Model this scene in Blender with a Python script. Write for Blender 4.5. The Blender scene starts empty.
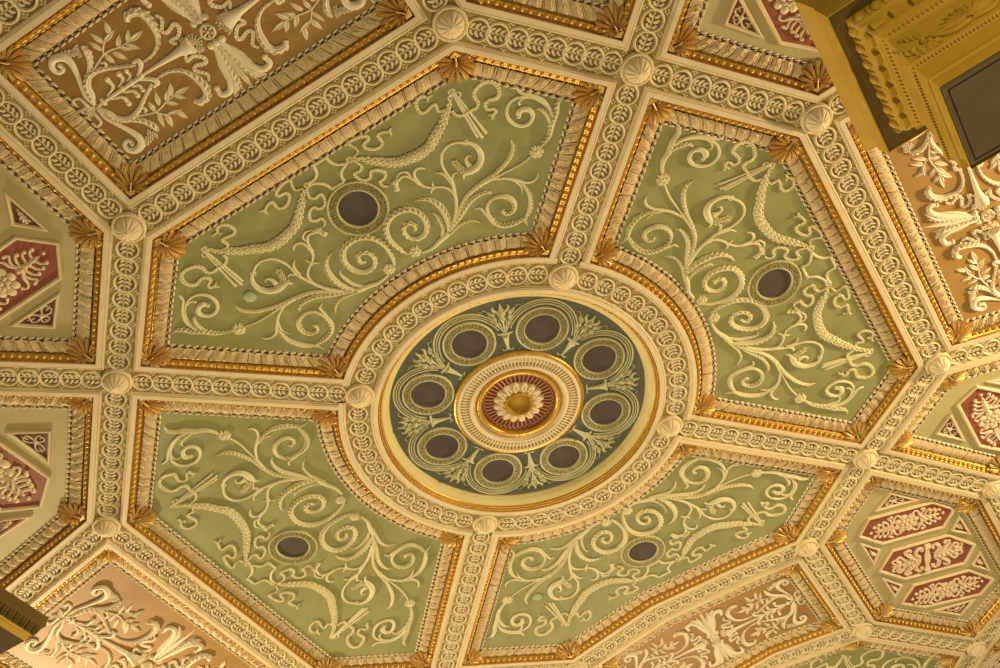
import bpy, math, random, json
import numpy as np
from mathutils import Vector, Matrix
random.seed(7)
SC = bpy.context.scene
COL = SC.collection

# ------------------------------------------------------------------ frame of reference
# Plan coordinates: origin under the centre of the round medallion, unit = radius of the
# guilloche circle (2 m), x and y in the ceiling plane, h = distance below the rib faces.
S = 2.0
Z0 = 10.9
def PW(x, y, h=0.0):
    return Vector((S*x, -S*y, Z0 - S*h))

# ------------------------------------------------------------------ camera
cam = bpy.data.cameras.new('camera')
cam.sensor_width = 36.0
cam.lens = 36.0
cam.clip_end = 200
co = bpy.data.objects.new('camera', cam)
COL.objects.link(co)
RR = [[0.964537, 0.229579, 0.130237], [0.112076, -0.802958, 0.585404], [0.238971, -0.550047, -0.800213]]
def mw(v, k=1.0):
    return Vector((v[0]*k, -v[1]*k, -v[2]*k))
cx_, cy_, cz_ = mw(RR[0]), mw(RR[1], -1), mw(RR[2], -1)
CAMP = (-1.66134, 3.76938, 4.66371)
loc = PW(*CAMP)
co.matrix_world = Matrix(((cx_.x, cy_.x, cz_.x, loc.x), (cx_.y, cy_.y, cz_.y, loc.y), (cx_.z, cy_.z, cz_.z, loc.z), (0, 0, 0, 1)))
SC.camera = co

# ------------------------------------------------------------------ light and exposure
wd = bpy.data.worlds.new('room_glow'); SC.world = wd
wd.use_nodes = True
wb = wd.node_tree.nodes['Background']
wb.inputs[0].default_value = (1.0, 0.83, 0.56, 1)
wb.inputs[1].default_value = 0.31

def area(name, x, y, h, tx, ty, th, size, power, color):
    L = bpy.data.lights.new(name, 'AREA'); L.shape = 'DISK'; L.size = size
    L.energy = power; L.color = color
    o = bpy.data.objects.new(name, L); COL.objects.link(o)
    p = PW(x, y, h); o.location = p
    d = PW(tx, ty, th) - p
    o.rotation_euler = d.to_track_quat('-Z', 'Y').to_euler()
WARM = (1.0, 0.80, 0.52)
area('cove_light_right', 4.8, 3.1, 1.05, 1.8, 0.9, 0.0, .6, 850, WARM)
area('cove_light_left', -3.4, -4.9, 1.15, -1.0, -1.2, 0.0, .6, 720, WARM)
area('cove_light_bottom', 2.6, -4.6, 2.2, 1.6, -1.2, 0.0, 1.6, 240, WARM)
area('soft_fill_light', 0.2, -0.6, 4.4, 0.0, -0.2, 0.0, 2.0, 360, (1.0, 0.83, 0.56))  # added soft fill from below, no fixture hangs there
sp = bpy.data.lights.new('entablature_fill_spot', 'SPOT'); sp.energy = 560; sp.spot_size = math.radians(26); sp.spot_blend = .5; sp.color = (1.0, 0.80, 0.45); sp.shadow_soft_size = .15  # added spot without a fixture, brightens the entablature faces
so = bpy.data.objects.new('entablature_fill_spot', sp); COL.objects.link(so)
so.location = PW(-0.3, 5.2, 3.0); so.rotation_euler = (PW(0.95, 2.9, 1.35)-so.location).to_track_quat('-Z', 'Y').to_euler()

vs = SC.view_settings
vs.view_transform = 'Standard'; vs.look = 'None'; vs.gamma = 1.0; vs.use_curve_mapping = False
vs.exposure = 0.12
SC.display_settings.display_device = 'sRGB'

# ------------------------------------------------------------------ materials
def srgb(r, g, b):
    f = lambda c: (c/255/12.92) if c/255 <= 0.04045 else ((c/255+0.055)/1.055)**2.4
    return (f(r), f(g), f(b), 1)
def mat(name, c1, c2=None, scale=3.0, rough=0.6, metal=0.0, bump=0.0, bscale=60.0, coat=0.0):
    m = bpy.data.materials.new(name); m.use_nodes = True
    nt = m.node_tree; b = nt.nodes['Principled BSDF']
    b.inputs['Roughness'].default_value = rough
    b.inputs['Metallic'].default_value = metal
    b.inputs['Specular IOR Level'].default_value = 0.3
    tc = nt.nodes.new('ShaderNodeTexCoord')
    n = nt.nodes.new('ShaderNodeTexNoise'); n.inputs['Scale'].default_value = scale
    n.inputs['Detail'].default_value = 6; n.inputs['Roughness'].default_value = 0.65
    nt.links.new(tc.outputs['Object'], n.inputs['Vector'])
    r = nt.nodes.new('ShaderNodeValToRGB')
    r.color_ramp.elements[0].position = 0.32; r.color_ramp.elements[1].position = 0.68
    r.color_ramp.elements[0].color = c1; r.color_ramp.elements[1].color = c2 or c1
    nt.links.new(n.outputs['Fac'], r.inputs['Fac'])
    nt.links.new(r.outputs['Color'], b.inputs['Base Color'])
    if bump:
        n2 = nt.nodes.new('ShaderNodeTexNoise'); n2.inputs['Scale'].default_value = bscale
        n2.inputs['Detail'].default_value = 4
        nt.links.new(tc.outputs['Object'], n2.inputs['Vector'])
        bp = nt.nodes.new('ShaderNodeBump'); bp.inputs['Strength'].default_value = bump; bp.inputs['Distance'].default_value = 0.01
        nt.links.new(n2.outputs['Fac'], bp.inputs['Height'])
        nt.links.new(bp.outputs['Normal'], b.inputs['Normal'])
    return m
M = {}
M['cream'] = mat('cream_paint', srgb(216, 192, 142), srgb(226, 204, 155), 4)
M['bed'] = mat('olive_cream_glaze', srgb(154, 134, 70), srgb(170, 150, 84), 6, bump=.15)
M['guil'] = mat('guilloche_cream', srgb(218, 198, 146), srgb(228, 209, 158), 9)
M['gold'] = mat('gilding', srgb(190, 146, 58), srgb(212, 170, 82), 25, rough=.38, metal=.7, bump=.2, bscale=90)
M['cupgold'] = mat('matt_gilding', srgb(176, 138, 44), srgb(192, 154, 58), 12, rough=.6, metal=.25)
M['beadgold'] = mat('burnished_beads', srgb(222, 176, 84), srgb(232, 188, 98), 10, rough=.3, metal=.6)
M['oldgold'] = mat('aged_gilding', srgb(198, 158, 80), srgb(218, 180, 104), 30, rough=.42, metal=.45, bump=.2, bscale=90)
M['glazeshade'] = mat('umber_glaze_and_shade', srgb(104, 74, 38), srgb(124, 90, 50), 20)  # umber glaze with the shadow of the grooves mixed into its colour
M['rope'] = mat('cream_rope_paint', srgb(218, 200, 150), srgb(228, 212, 166), 12)
M['leaf'] = mat('pink_beige_leaf_paint', srgb(206, 176, 120), srgb(222, 194, 140), 14, bump=.3, bscale=40)
M['green'] = mat('sage_green_paint', srgb(138, 134, 76), srgb(154, 149, 90), 1.6, bump=.08)
M['greenorn'] = mat('pale_olive_relief', srgb(212, 200, 146), srgb(222, 211, 158), 8)
M['vent'] = mat('pale_olive_ring', srgb(178, 172, 112), srgb(202, 194, 138), 40)
M['teal'] = mat('grey_teal_paint', srgb(84, 84, 62), srgb(96, 95, 72), 2.5)
M['tealorn'] = mat('pale_sage_relief', srgb(190, 183, 134), srgb(202, 195, 148), 12)
M['brown'] = mat('tan_brown_paint', srgb(158, 118, 56), srgb(170, 130, 68), 1.4, bump=.08)
M['brownorn'] = mat('ivory_relief', srgb(226, 208, 166), srgb(234, 218, 180), 8)
M['khaki'] = mat('khaki_paint', srgb(178, 160, 102), srgb(190, 173, 116), 1.5, bump=.05)
M['red'] = mat('dull_red_paint', srgb(140, 76, 46), srgb(153, 87, 56), 3)
M['deepred'] = mat('deep_red_paint', srgb(108, 46, 26), srgb(122, 56, 34), 6)
M['cell'] = mat('brown_glazed_ground', srgb(122, 100, 50), srgb(140, 116, 62), 20)
M['maroon'] = mat('maroon_paint', srgb(106, 62, 44), srgb(120, 72, 54), 3)
M['redorn'] = mat('pink_ivory_relief', srgb(222, 196, 150), srgb(230, 206, 164), 8)
M['redflute'] = mat('terracotta_lip', srgb(196, 146, 104), srgb(204, 156, 116), 10)
M['paleyellow'] = mat('pale_yellow_paint', srgb(206, 186, 120), srgb(214, 196, 132), 3)
M['ochre'] = mat('olive_ochre_paint', srgb(178, 142, 38), srgb(190, 154, 48), 3, bump=.1)
M['ochredark'] = mat('shaded_ochre_paint', srgb(98, 76, 20), srgb(108, 84, 26), 3)  # darker copy of the ochre, soffit shade put into the colour
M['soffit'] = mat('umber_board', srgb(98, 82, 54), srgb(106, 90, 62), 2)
M['dark'] = mat('dark_joint_brown', srgb(40, 26, 20))  # dark brown of the joint in the soffit board
M['sage'] = mat('pale_sage_plate', srgb(160, 168, 116), srgb(168, 176, 124), 5)
def grille_mat():
    m = mat('woven_grille', srgb(92, 72, 60), srgb(100, 80, 68), 30)
    nt = m.node_tree; b = nt.nodes['Principled BSDF']; b.inputs['Roughness'].default_value = .8
    tc = nt.nodes.new('ShaderNodeTexCoord')
    w = [nt.nodes.new('ShaderNodeTexWave') for _ in range(2)]
    w[0].bands_direction = 'X'; w[1].bands_direction = 'Y'
    mu = nt.nodes.new('ShaderNodeMath'); mu.operation = 'MULTIPLY'
    for i, q in enumerate(w):
        q.inputs['Scale'].default_value = 22; nt.links.new(tc.outputs['Object'], q.inputs['Vector']); nt.links.new(q.outputs['Fac'], mu.inputs[i])
    r = nt.nodes.new('ShaderNodeValToRGB')
    r.color_ramp.elements[0].color = srgb(88, 74, 64); r.color_ramp.elements[1].color = srgb(68, 56, 50)
    nt.links.new(mu.outputs[0], r.inputs[0]); nt.links.new(r.outputs[0], b.inputs['Base Color'])
    return m
M['grille'] = grille_mat()

# ------------------------------------------------------------------ mesh building
class MB:
    def __init__(self): self.v = []; self.f = []
    def add(self, vs, fs):
        b = len(self.v); self.v.extend(vs); self.f.extend([tuple(i+b for i in q) for q in fs])
    def grid(self, rows, closed_u=False, closed_v=False):
        n = len(rows); m = len(rows[0]); b = len(self.v)
        for r in rows: self.v.extend(r)
        for i in range(n if closed_u else n-1):
            for j in range(m if closed_v else m-1):
                a = b+i*m+j; c = b+((i+1) % n)*m
                self.f.append((a, b+i*m+(j+1) % m, c+(j+1) % m, c+j))
    def build(self, name, material, parent=None, origin=(0, 0, 0), smooth=True, sharp=45):
        me = bpy.data.meshes.new(name)
        o0 = PW(*origin)
        me.from_pydata([PW(*p)-o0 for p in self.v], [], self.f)
        me.validate()
        if smooth:
            me.polygons.foreach_set('use_smooth', [True]*len(me.polygons))
            me.set_sharp_from_angle(angle=math.radians(sharp))
        me.materials.append(M[material] if isinstance(material, str) else material)
        o = bpy.data.objects.new(name, me); COL.objects.link(o)
        if parent is not None:
            o.parent = parent
            po = parent.get('_o'); o.location = o0 - Vector(po) if po is not None else o0
        else:
            o.location = o0
        return o
def thing(name, label, cat, x=0, y=0, h=0, group=None):
    o = bpy.data.objects.new(name, None); COL.objects.link(o)
    o.empty_display_size = .1
    p = PW(x, y, h); o.location = p; o['_o'] = list(p)
    o['label'] = label; o['category'] = cat
    if group: o['group'] = group
    return o
def child(mb, name, material, parent, **k):
    """a part whose mesh is given in plan coordinates, parented to an Empty thing"""
    me_o = mb.build(name, material, None, **k)
    l = me_o.location.copy(); me_o.parent = parent; me_o.location = l - Vector(parent['_o'])
    return me_o
def copy_thing(src, x, y, h, label):
    p = PW(x, y, h); r = src.copy(); COL.objects.link(r); r.location = p; r['_o'] = list(p); r['label'] = label
    for ch in list(src.children):
        c = ch.copy(); COL.objects.link(c); c.parent = r
    return r

def catmull(pts, step=.012):
    P = [np.array(p, float) for p in pts]
    if len(P) == 2:
        n = max(2, int(np.hypot(*(P[1]-P[0]))/step)+1)
        return [(tuple(P[0]+(P[1]-P[0])*i/(n-1)), i/(n-1)) for i in range(n)]
    out = []; k = len(P)
    for i in range(k-1):
        p0 = P[i-1] if i else 2*P[0]-P[1]; p3 = P[i+2] if i+2 < k else 2*P[-1]-P[-2]
        p1, p2 = P[i], P[i+1]
        n = max(2, int(np.hypot(*(p2-p1))/step)+1)
        for j in range(n):
            t = j/n
            q = .5*((2*p1)+(-p0+p2)*t+(2*p0-5*p1+4*p2-p3)*t*t+(-p0+3*p1-3*p2+p3)*t**3)
            out.append((tuple(q), (i+t)/(k-1)))
    out.append((tuple(P[-1]), 1.0))
    return out
def frames(pts, widths, step):
    sm = catmull(pts, step); q = np.array([s[0] for s in sm]); u = np.array([s[1] for s in sm])
    w = np.interp(u*(len(widths)-1), range(len(widths)), widths) if len(widths) == len(pts) else np.interp(u, np.linspace(0, 1, len(widths)), widths)
    t = np.gradient(q, axis=0); L = np.hypot(t[:, 0], t[:, 1]); L[L == 0] = 1; t = t/L[:, None]
    n = np.stack([-t[:, 1], t[:, 0]], 1)
    s = np.concatenate([[0], np.cumsum(np.hypot(*(np.diff(q, axis=0).T)))])
    turn = float(np.sum(t[:-1, 0]*t[1:, 1]-t[:-1, 1]*t[1:, 0]))
    return q, w, t, n, s, turn
def lump(mb, x, y, h, rx, ry, rz, a=0.0, nu=8, nv=3):
    ca, sa = math.cos(a), math.sin(a); rows = []
    for i in range(nv):
        el = (i/nv)*math.pi/2; c = math.cos(el); hh = math.sin(el)*rz
        rows.append([(x+ca*rx*c*math.cos(2*math.pi*j/nu)-sa*ry*c*math.sin(2*math.pi*j/nu),
                      y+sa*rx*c*math.cos(2*math.pi*j/nu)+ca*ry*c*math.sin(2*math.pi*j/nu), h+hh) for j in range(nu)])
    mb.grid(rows, closed_v=True)
    b = len(mb.v); mb.v.append((x, y, h+rz))
    for j in range(nu): mb.f.append((b-nu+j, b-nu+(j+1) % nu, b))
REL = 1.25
def stroke(mb, kind, pts, widths, h0, F=lambda x, y: (x, y), step=None):
    """relief ornament along a curve; F maps the drawn plan point to its panel"""
    P2 = [F(*p) for p in pts]
    if kind == 'flower':
        x, y = P2[0]; r = widths[0]
        lump(mb, x, y, h0, r*.42, r*.42, r*.62, nu=8)
        for k in range(6):
            a = k*math.pi/3+.3
            for da in (-.2, .2):
                lump(mb, x+r*.62*math.cos(a+da), y+r*.62*math.sin(a+da), h0, r*.42, r*.24, r*.42, a+da, nu=7)
        return
    if kind == 'ring':
        x, y = P2[0]; r = widths[0]
        ring_tube(mb, x, y, r*.75, r*.7, r*.5, h0, 14, 4); lump(mb, x, y, h0, r*.4, r*.4, r*.25, nu=6, nv=2)
        return
    if kind == 'pet':
        a, b = np.array(P2[0]), np.array(P2[1]); w = widths[0]; d = b-a; L = np.hypot(*d); d = d/L; n = np.array([-d[1], d[0]])
        rows = []
        for i in range(8):
            t = i/7; ww = w*.5*math.sin(math.pi*min(1, (.06+t)**.8*.97))**.8 if t < .99 else .0005
            c = a+d*L*t; bh = .012*math.sin(math.pi*(.15+.8*t))
            rows.append([(*(c-n*ww), h0), (*(c-n*ww*.6), h0+bh*1.1), (*c, h0+bh*.55), (*(c+n*ww*.6), h0+bh*1.1), (*(c+n*ww), h0)])
        mb.grid(rows); return
    if kind == 'berries':
        q, w, t, n, s, _ = frames(P2, widths, .0105)
        for i in range(len(q)):
            for j in range(-2, 3):
                if abs(j)*.0115 <= w[i]*.5+.003:
                    o = j*.0115+(.0057 if i % 2 else 0); lump(mb, q[i][0]+n[i][0]*o+random.uniform(-.001, .001), q[i][1]+n[i][1]*o, h0, .0066, .0066, random.uniform(.014, .022)-.002*abs(j), nu=6, nv=3)
        return
    if kind == 'garland':
        q, w, t, n, s, _ = frames(P2, widths, .012)
        rows = []
        for i in range(len(q)):
            rows.append([(q[i][0]+n[i][0]*c*w[i]*.46, q[i][1]+n[i][1]*c*w[i]*.46, h0+math.sqrt(max(0, 1-c*c))*w[i]*.34) for c in (-1, -.7, -.35, 0, .35, .7, 1)])
        mb.grid(rows)
        d = 0.0; k = 0
        while d < s[-1]:
            i = int(np.searchsorted(s, d)); i = min(i, len(q)-1); ww = w[i]; a = math.atan2(t[i][1], t[i][0])
            m = 5 if ww > .05 else (4 if ww > .035 else 2)
            for j in range(m):
                c = (j-(m-1)/2)/((m-1)/2+.35)+random.uniform(-.06, .06)
                o = c*ww*.46
                lump(mb, q[i][0]+n[i][0]*o, q[i][1]+n[i][1]*o, h0+math.sqrt(max(0, 1-c*c))*ww*.26, .0135, .0058, .011, a+(.55 if (j+k) % 2 else -.55), nu=6, nv=2)
            d += .0165; k += 1
        return
    if kind == 'ribbon':
        q, w, t, n, s, _ = frames(P2, widths, .0045)
        rows = []
        for i in range(len(q)):
            e = w[i]*.5; hh = .013+.0028*math.cos(2*math.pi*s[i]/.017)
            rows.append([(q[i][0]+n[i][0]*c*e, q[i][1]+n[i][1]*c*e, h0+g) for c, g in ((-1, 0), (-.92, hh*.8), (-.55, hh), (0, hh*.86), (.55, hh), (.92, hh*.8), (1, 0))])
        mb.grid(rows); return
    leaf = kind.startswith('leaf')
    st = step or (.0055 if leaf else .009)
    q, w, t, n, s, turn = frames(P2, widths, st)
    side = -1 if turn > 0 else 1
    if kind == 'leafi': side = -side
    w = w*1.0
    CS = (-1, -.86, -.5, 0, .5, .86, 1) if not leaf else (-1, -.9, -.6, -.3, 0, .3, .6, .9, 1)
    per = max(.020, .92*float(np.mean(w)))
    rows = []
    for i in range(len(q)):
        r = []
        end = min(1, (s[i]+.002)/.008, (s[-1]-s[i]+.002)/.008)
        for c in CS:
            e = w[i]*.5; g = (.25*(w[i]/.03)+.75)*REL*(.006+.33*w[i])*math.sqrt(max(0, 1-(c*.98)**2))*end
            if leaf:
                both = kind == 'leafc'
                if c*side > 0 or both:
                    ph = ((s[i]+abs(c)*per*.7)/per) % 1.0
                    e = e*(1.24-.50*ph)
                    g *= (.62+.42*math.cos(2*math.pi*(ph-.35)))
                    g = g+.003*(1-abs(c))
                else:
                    g *= .88+.12*math.cos(math.pi*3*c)
            r.append((q[i][0]+n[i][0]*c*e, q[i][1]+n[i][1]*c*e, h0+g))
        rows.append(r)
    mb.grid(rows)
    if kind == 'stem' and 0.0155 <= widths[-1] <= .045 and len(pts) > 2:
        lump(mb, q[-1][0], q[-1][1], h0, w[-1]*.62, w[-1]*.62, w[-1]*.55+.008, nu=10, nv=4)
def ring_tube(mb, x, y, R, w, hh, h0, nu=20, nv=4, F=None):
    rows = []
    for i in range(nu):
        a = 2*math.pi*i/nu; r = []
        for j in range(nv+1):
            c = -1+2*j/nv; rr = R+c*w*.5
            r.append((x+rr*math.cos(a), y+rr*math.sin(a), h0+hh*math.sqrt(max(0, 1-c*c))))
        rows.append(r)
    mb.grid(rows, closed_u=True)
def lathe(mb, x, y, prof, nu=96, h0=0.0, mod=None):
    rows = []
    for i in range(nu):
        a = 2*math.pi*i/nu
        rows.append([(x+r*math.cos(a), y+r*math.sin(a), h0+h+(mod(a, r) if mod else 0)) for r, h in prof])
    mb.grid(rows, closed_u=True)
def disc(mb, x, y, r, h, n=48):
    mb.add([(x+r*math.cos(2*math.pi*i/n), y+r*math.sin(2*math.pi*i/n), h) for i in range(n)], [tuple(range(n))])

def offset(poly, u):
    n = len(poly); P = np.array(poly); A = 0.0
    for i in range(n):
        a, b = P[i], P[(i+1) % n]; A += a[0]*b[1]-b[0]*a[1]
    sg = 1 if A > 0 else -1; out = []
    for i in range(n):
        e1 = P[i]-P[i-1]; e2 = P[(i+1) % n]-P[i]
        e1 = e1/np.hypot(*e1); e2 = e2/np.hypot(*e2)
        n1 = np.array([-e1[1], e1[0]])*sg; n2 = np.array([-e2[1], e2[0]])*sg
        out.append(tuple(P[i]+u*(n1+n2)/(1+n1@n2)))
    return out
def moulding(mb, poly, prof):
    cols = [offset(poly, u) for u, h in prof]
    rows = [[(cols[j][i][0], cols[j][i][1], prof[j][1]) for j in range(len(prof))] for i in range(len(poly))]
    mb.grid(rows, closed_u=True)
def walk(poly, step, start=0.0):
    """evenly spaced points with tangents along each straight side of a closed polygon"""
    out = []; n = len(poly); P = [np.array(p) for p in poly]; d = start; acc = 0.0
    for i in range(n):
        a, b = P[i], P[(i+1) % n]; L = np.hypot(*(b-a))
        if L < 1e-9: continue
        while d <= acc+L:
            t = (d-acc)/L; out.append((a+(b-a)*t, (b-a)/L, d)); d += step
        acc += L
    return out

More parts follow.
